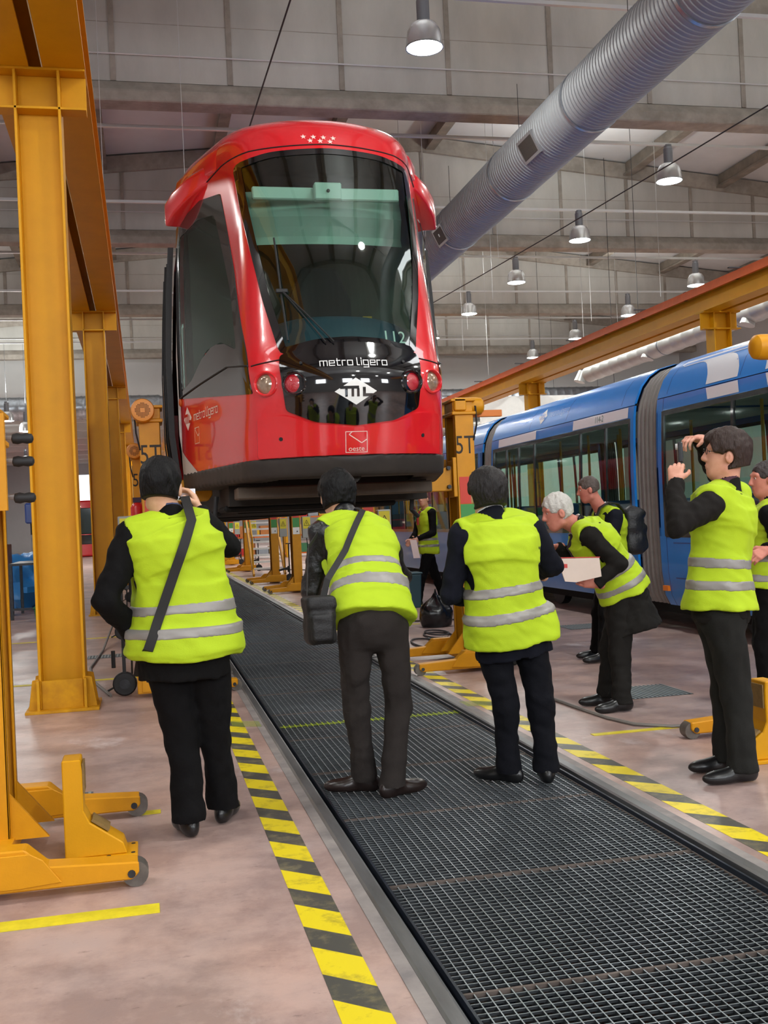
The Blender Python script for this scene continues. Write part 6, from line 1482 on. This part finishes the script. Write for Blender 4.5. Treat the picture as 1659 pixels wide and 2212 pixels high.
# ---------------------------------------------------------------- things people carry
def back_strap(f, J, lat0, lat1, n=12, over=.06, gr=.03):
    up, fw, rs, T = f['up'], f['fwd'], f['rs'], f['TV']; pts = [J['N']+rs*lat0+fw*.05+up*.07]; nr = [up]
    pts.append(J['N']+rs*lat0-fw*.02+up*.075); nr.append(up)
    for k in range(n):
        t_ = k/(n-1); c = J['N']*(1-t_)+J['P']*t_ if t_ < .999 else J['P']; 
        c = (J['N']-up*.05)*(1-t_)**1+J['W']*0+J['P']*t_; lat = lat0+(lat1-lat0)*t_
        p = surf_out(T, c+rs*lat*.96, -fw, f['vest_gr']+.018); pts.append(p); nr.append(-fw)
    return pts, nr
STR = mat('black webbing', rgb(24, 22, 22), .7)
bg = thing('shoulder_bag', 'black shoulder bag with a broad strap across the left photographer', 'bag', tuple(b1+np.array((-.2, .05, .72))))
Jq = dict(J1); Jq['P'] = J1['P']-np.array((0, 0, .06)); pts, nr = back_strap(f1, Jq, .085, -.215); pts.append(pts[-1]+np.array((-.015, .06, -.08))); nr.append(nr[-1]); o = strap(pts, nr, .045, .004, STR, 'bag_strap', bg, b1+np.array((-.2, .05, .72)))
mb = MB(); mb.box(-.06, .06, .05, .22, -.02, .16); mb.build('bag_body', mat('dark brown leather', rgb(40, 24, 24), .4), bg, bevel=.02, seg=2)
bb = np.array(JT['man2']['BAG'])
bg = thing('camera_bag', 'black camera bag hanging at the hip of the bending man', 'bag', tuple(bb))
fd = Field(bb-.2, bb+.2, .009); R_ = np.array([nz3((1, .15, .0)), nz3((-.15, 1, 0)), (0, 0, 1)])
fd.rbox(bb+np.array((0, 0, -.01)), R_, (.075, .065, .115), .03); fd.rbox(bb+np.array((0, -.055, -.035)), R_, (.058, .035, .07), .02, k=.01); fd.rbox(bb+np.array((0, 0, .085)), R_, (.078, .07, .035), .02, k=.006); fd.wrinkle(.002, 70, 5)
body_part('bag_body', fd.mesh(), mat('black nylon', rgb(20, 19, 21), .6, bump=.3, bscale=120), bg, bb)
Jq = dict(J2); Jq['P'] = J2['W']; pts, nr = back_strap(f2, Jq, .06, -.23); pts = pts[:-4]+[bb+np.array((.05, .0, .20)), bb+np.array((.02, -.01, .10))]; nr = nr[:-4]+[np.array((0, -1., 0))]*2
strap(pts, nr, .034, .004, STR, 'bag_strap', bg, bb)
strap([bb+np.array((-.05, .05, .11)), bb+np.array((-.03, .12, .25)), bb+np.array((.0, .25, .36)), bb+np.array((.08, .42, .43))], [(-1, 0, 0)]*4, .03, .004, STR, 'bag_strap', bg, bb)
mb = MB(); mb.tube([tuple(np.array(p)-bb) for p in ((1.06, 5.98, .86), (1.12, 5.9, .70), (1.18, 5.86, .60), (1.10, 5.85, .585), (1.05, 5.9, .63))], .008, 6); mb.build('hanging_strap', STR, bg, smooth=.9)
c1 = np.array(JT['man1']['CAM'])
cm = thing('compact_camera', 'small silver compact camera held beside the head of the left photographer', 'camera', tuple(c1))
mb = MB(); mb.box(-.048, .048, -.012, .012, -.030, .030); mb.build('camera_body', mat('silver camera', rgb(214, 216, 222), .3, .6), cm, bevel=.006, seg=2)
mb = MB(); mb.box(-.034, .026, -.0135, -.0118, -.024, .022); mb.build('screen', mat('pinkish screen', rgb(222, 206, 214), .2), cm)
mb = MB(); mb.cyl((0, .012, 0), (0, .03, 0), .022, n=20); mb.build('lens_barrel', mat('silver camera', rgb(214, 216, 222)), cm)
c7 = np.array((2.80, 5.235, 1.732))
cm = thing('phone', 'dark blue camera phone held up by the tall man at right', 'phone', tuple(c7), math.radians(62))
mb = MB(); mb.box(-.034, .034, -.012, .012, -.055, .055); mb.build('phone_body', mat('phone shell plastic', rgb(10, 13, 20), .3, coat=.3), cm, bevel=.006, seg=2)
mb = MB(); mb.box(-.028, .028, -.0135, -.0118, -.030, .045); mb.build('screen', mat('dark teal screen', rgb(18, 46, 62), .2), cm)
mb = MB(); mb.cyl((.0, .012, .03), (.0, .024, .03), .016, n=16); mb.build('lens', mat('white lens ring', rgb(220, 220, 220), .3), cm)
# folder held by the leaning man
fo = np.array((2.93, 6.985, 1.035)); fl = thing('folder', 'cream paper folder held by the leaning grey haired man', 'folder', tuple(fo))
mb = MB(); mb.prism([(-.16, .085), (.15, .075), (.16, -.055), (-.03, -.085), (-.11, -.075)], -.006, .006); mb.build('folder_cover', mat('cream card', rgb(226, 208, 196), .7, var=.05), fl)
mb = MB(); mb.prism([(-.155, .087), (.155, .077), (.155, .083), (-.155, .093)], -.005, .009); mb.build('folder_edge', mat('red card edge', rgb(196, 62, 60), .6), fl)
mb = MB(); mb.prism([(-.135, .02), (-.09, .018), (-.09, .045), (-.135, .048)], -.0075, -.005); mb.build('printed_mark', mat('red print', rgb(200, 70, 66), .6), fl)
pp = np.array(JT['man6']['PAPER']); fl = thing('papers', 'pale papers held by the man walking in the background', 'papers', tuple(pp+np.array((0, 0, .02))))
mb = MB(); mb.prism([(-.06, .16), (.05, .16), (.10, -.14), (-.01, -.14)], -.006, .006); mb.build('paper_stack', mat('pale pink paper', rgb(226, 206, 204), .7), fl)
# backpack
pk = np.array((4.60, 9.67, 1.22)); bp_ = thing('backpack', 'bulging black backpack worn by the man before the blue tram', 'backpack', tuple(pk))
fd = Field(pk-.36, pk+.36, .012); I3 = np.eye(3)
fd.rbox(pk, I3, (.10, .15, .22), .06); fd.rbox(pk+np.array((.08, 0, -.06)), I3, (.06, .12, .12), .04, k=.03); fd.cap(pk+np.array((-.02, -.08, .20)), pk+np.array((.08, -.08, .16)), .05, .05, .02); fd.cap(pk+np.array((.06, .04, .19)), pk+np.array((.12, .04, .10)), .045, .045, .02); fd.wrinkle(.006, 30, 9)
body_part('pack_body', fd.mesh(), mat('black pack nylon', rgb(24, 24, 27), .45, bump=.4, bscale=50), bp_, pk)
up, fw, rs = f5['up'], f5['fwd'], f5['rs']
for s_ in (-1, 1):
    S_ = J5['SL' if s_ < 0 else 'SR']; a = S_*.62+J5['N']*.38
    strap([pk+np.array((-.09, s_*.1, .17)), a-fw*.08+up*.075, a+up*.10, a+fw*.085+up*.06, a+fw*.15-up*.06, a+fw*.16-up*.22], [up-fw, up, up, up+fw, fw, fw], .05, .012, STR, 'shoulder_strap', bp_, pk)
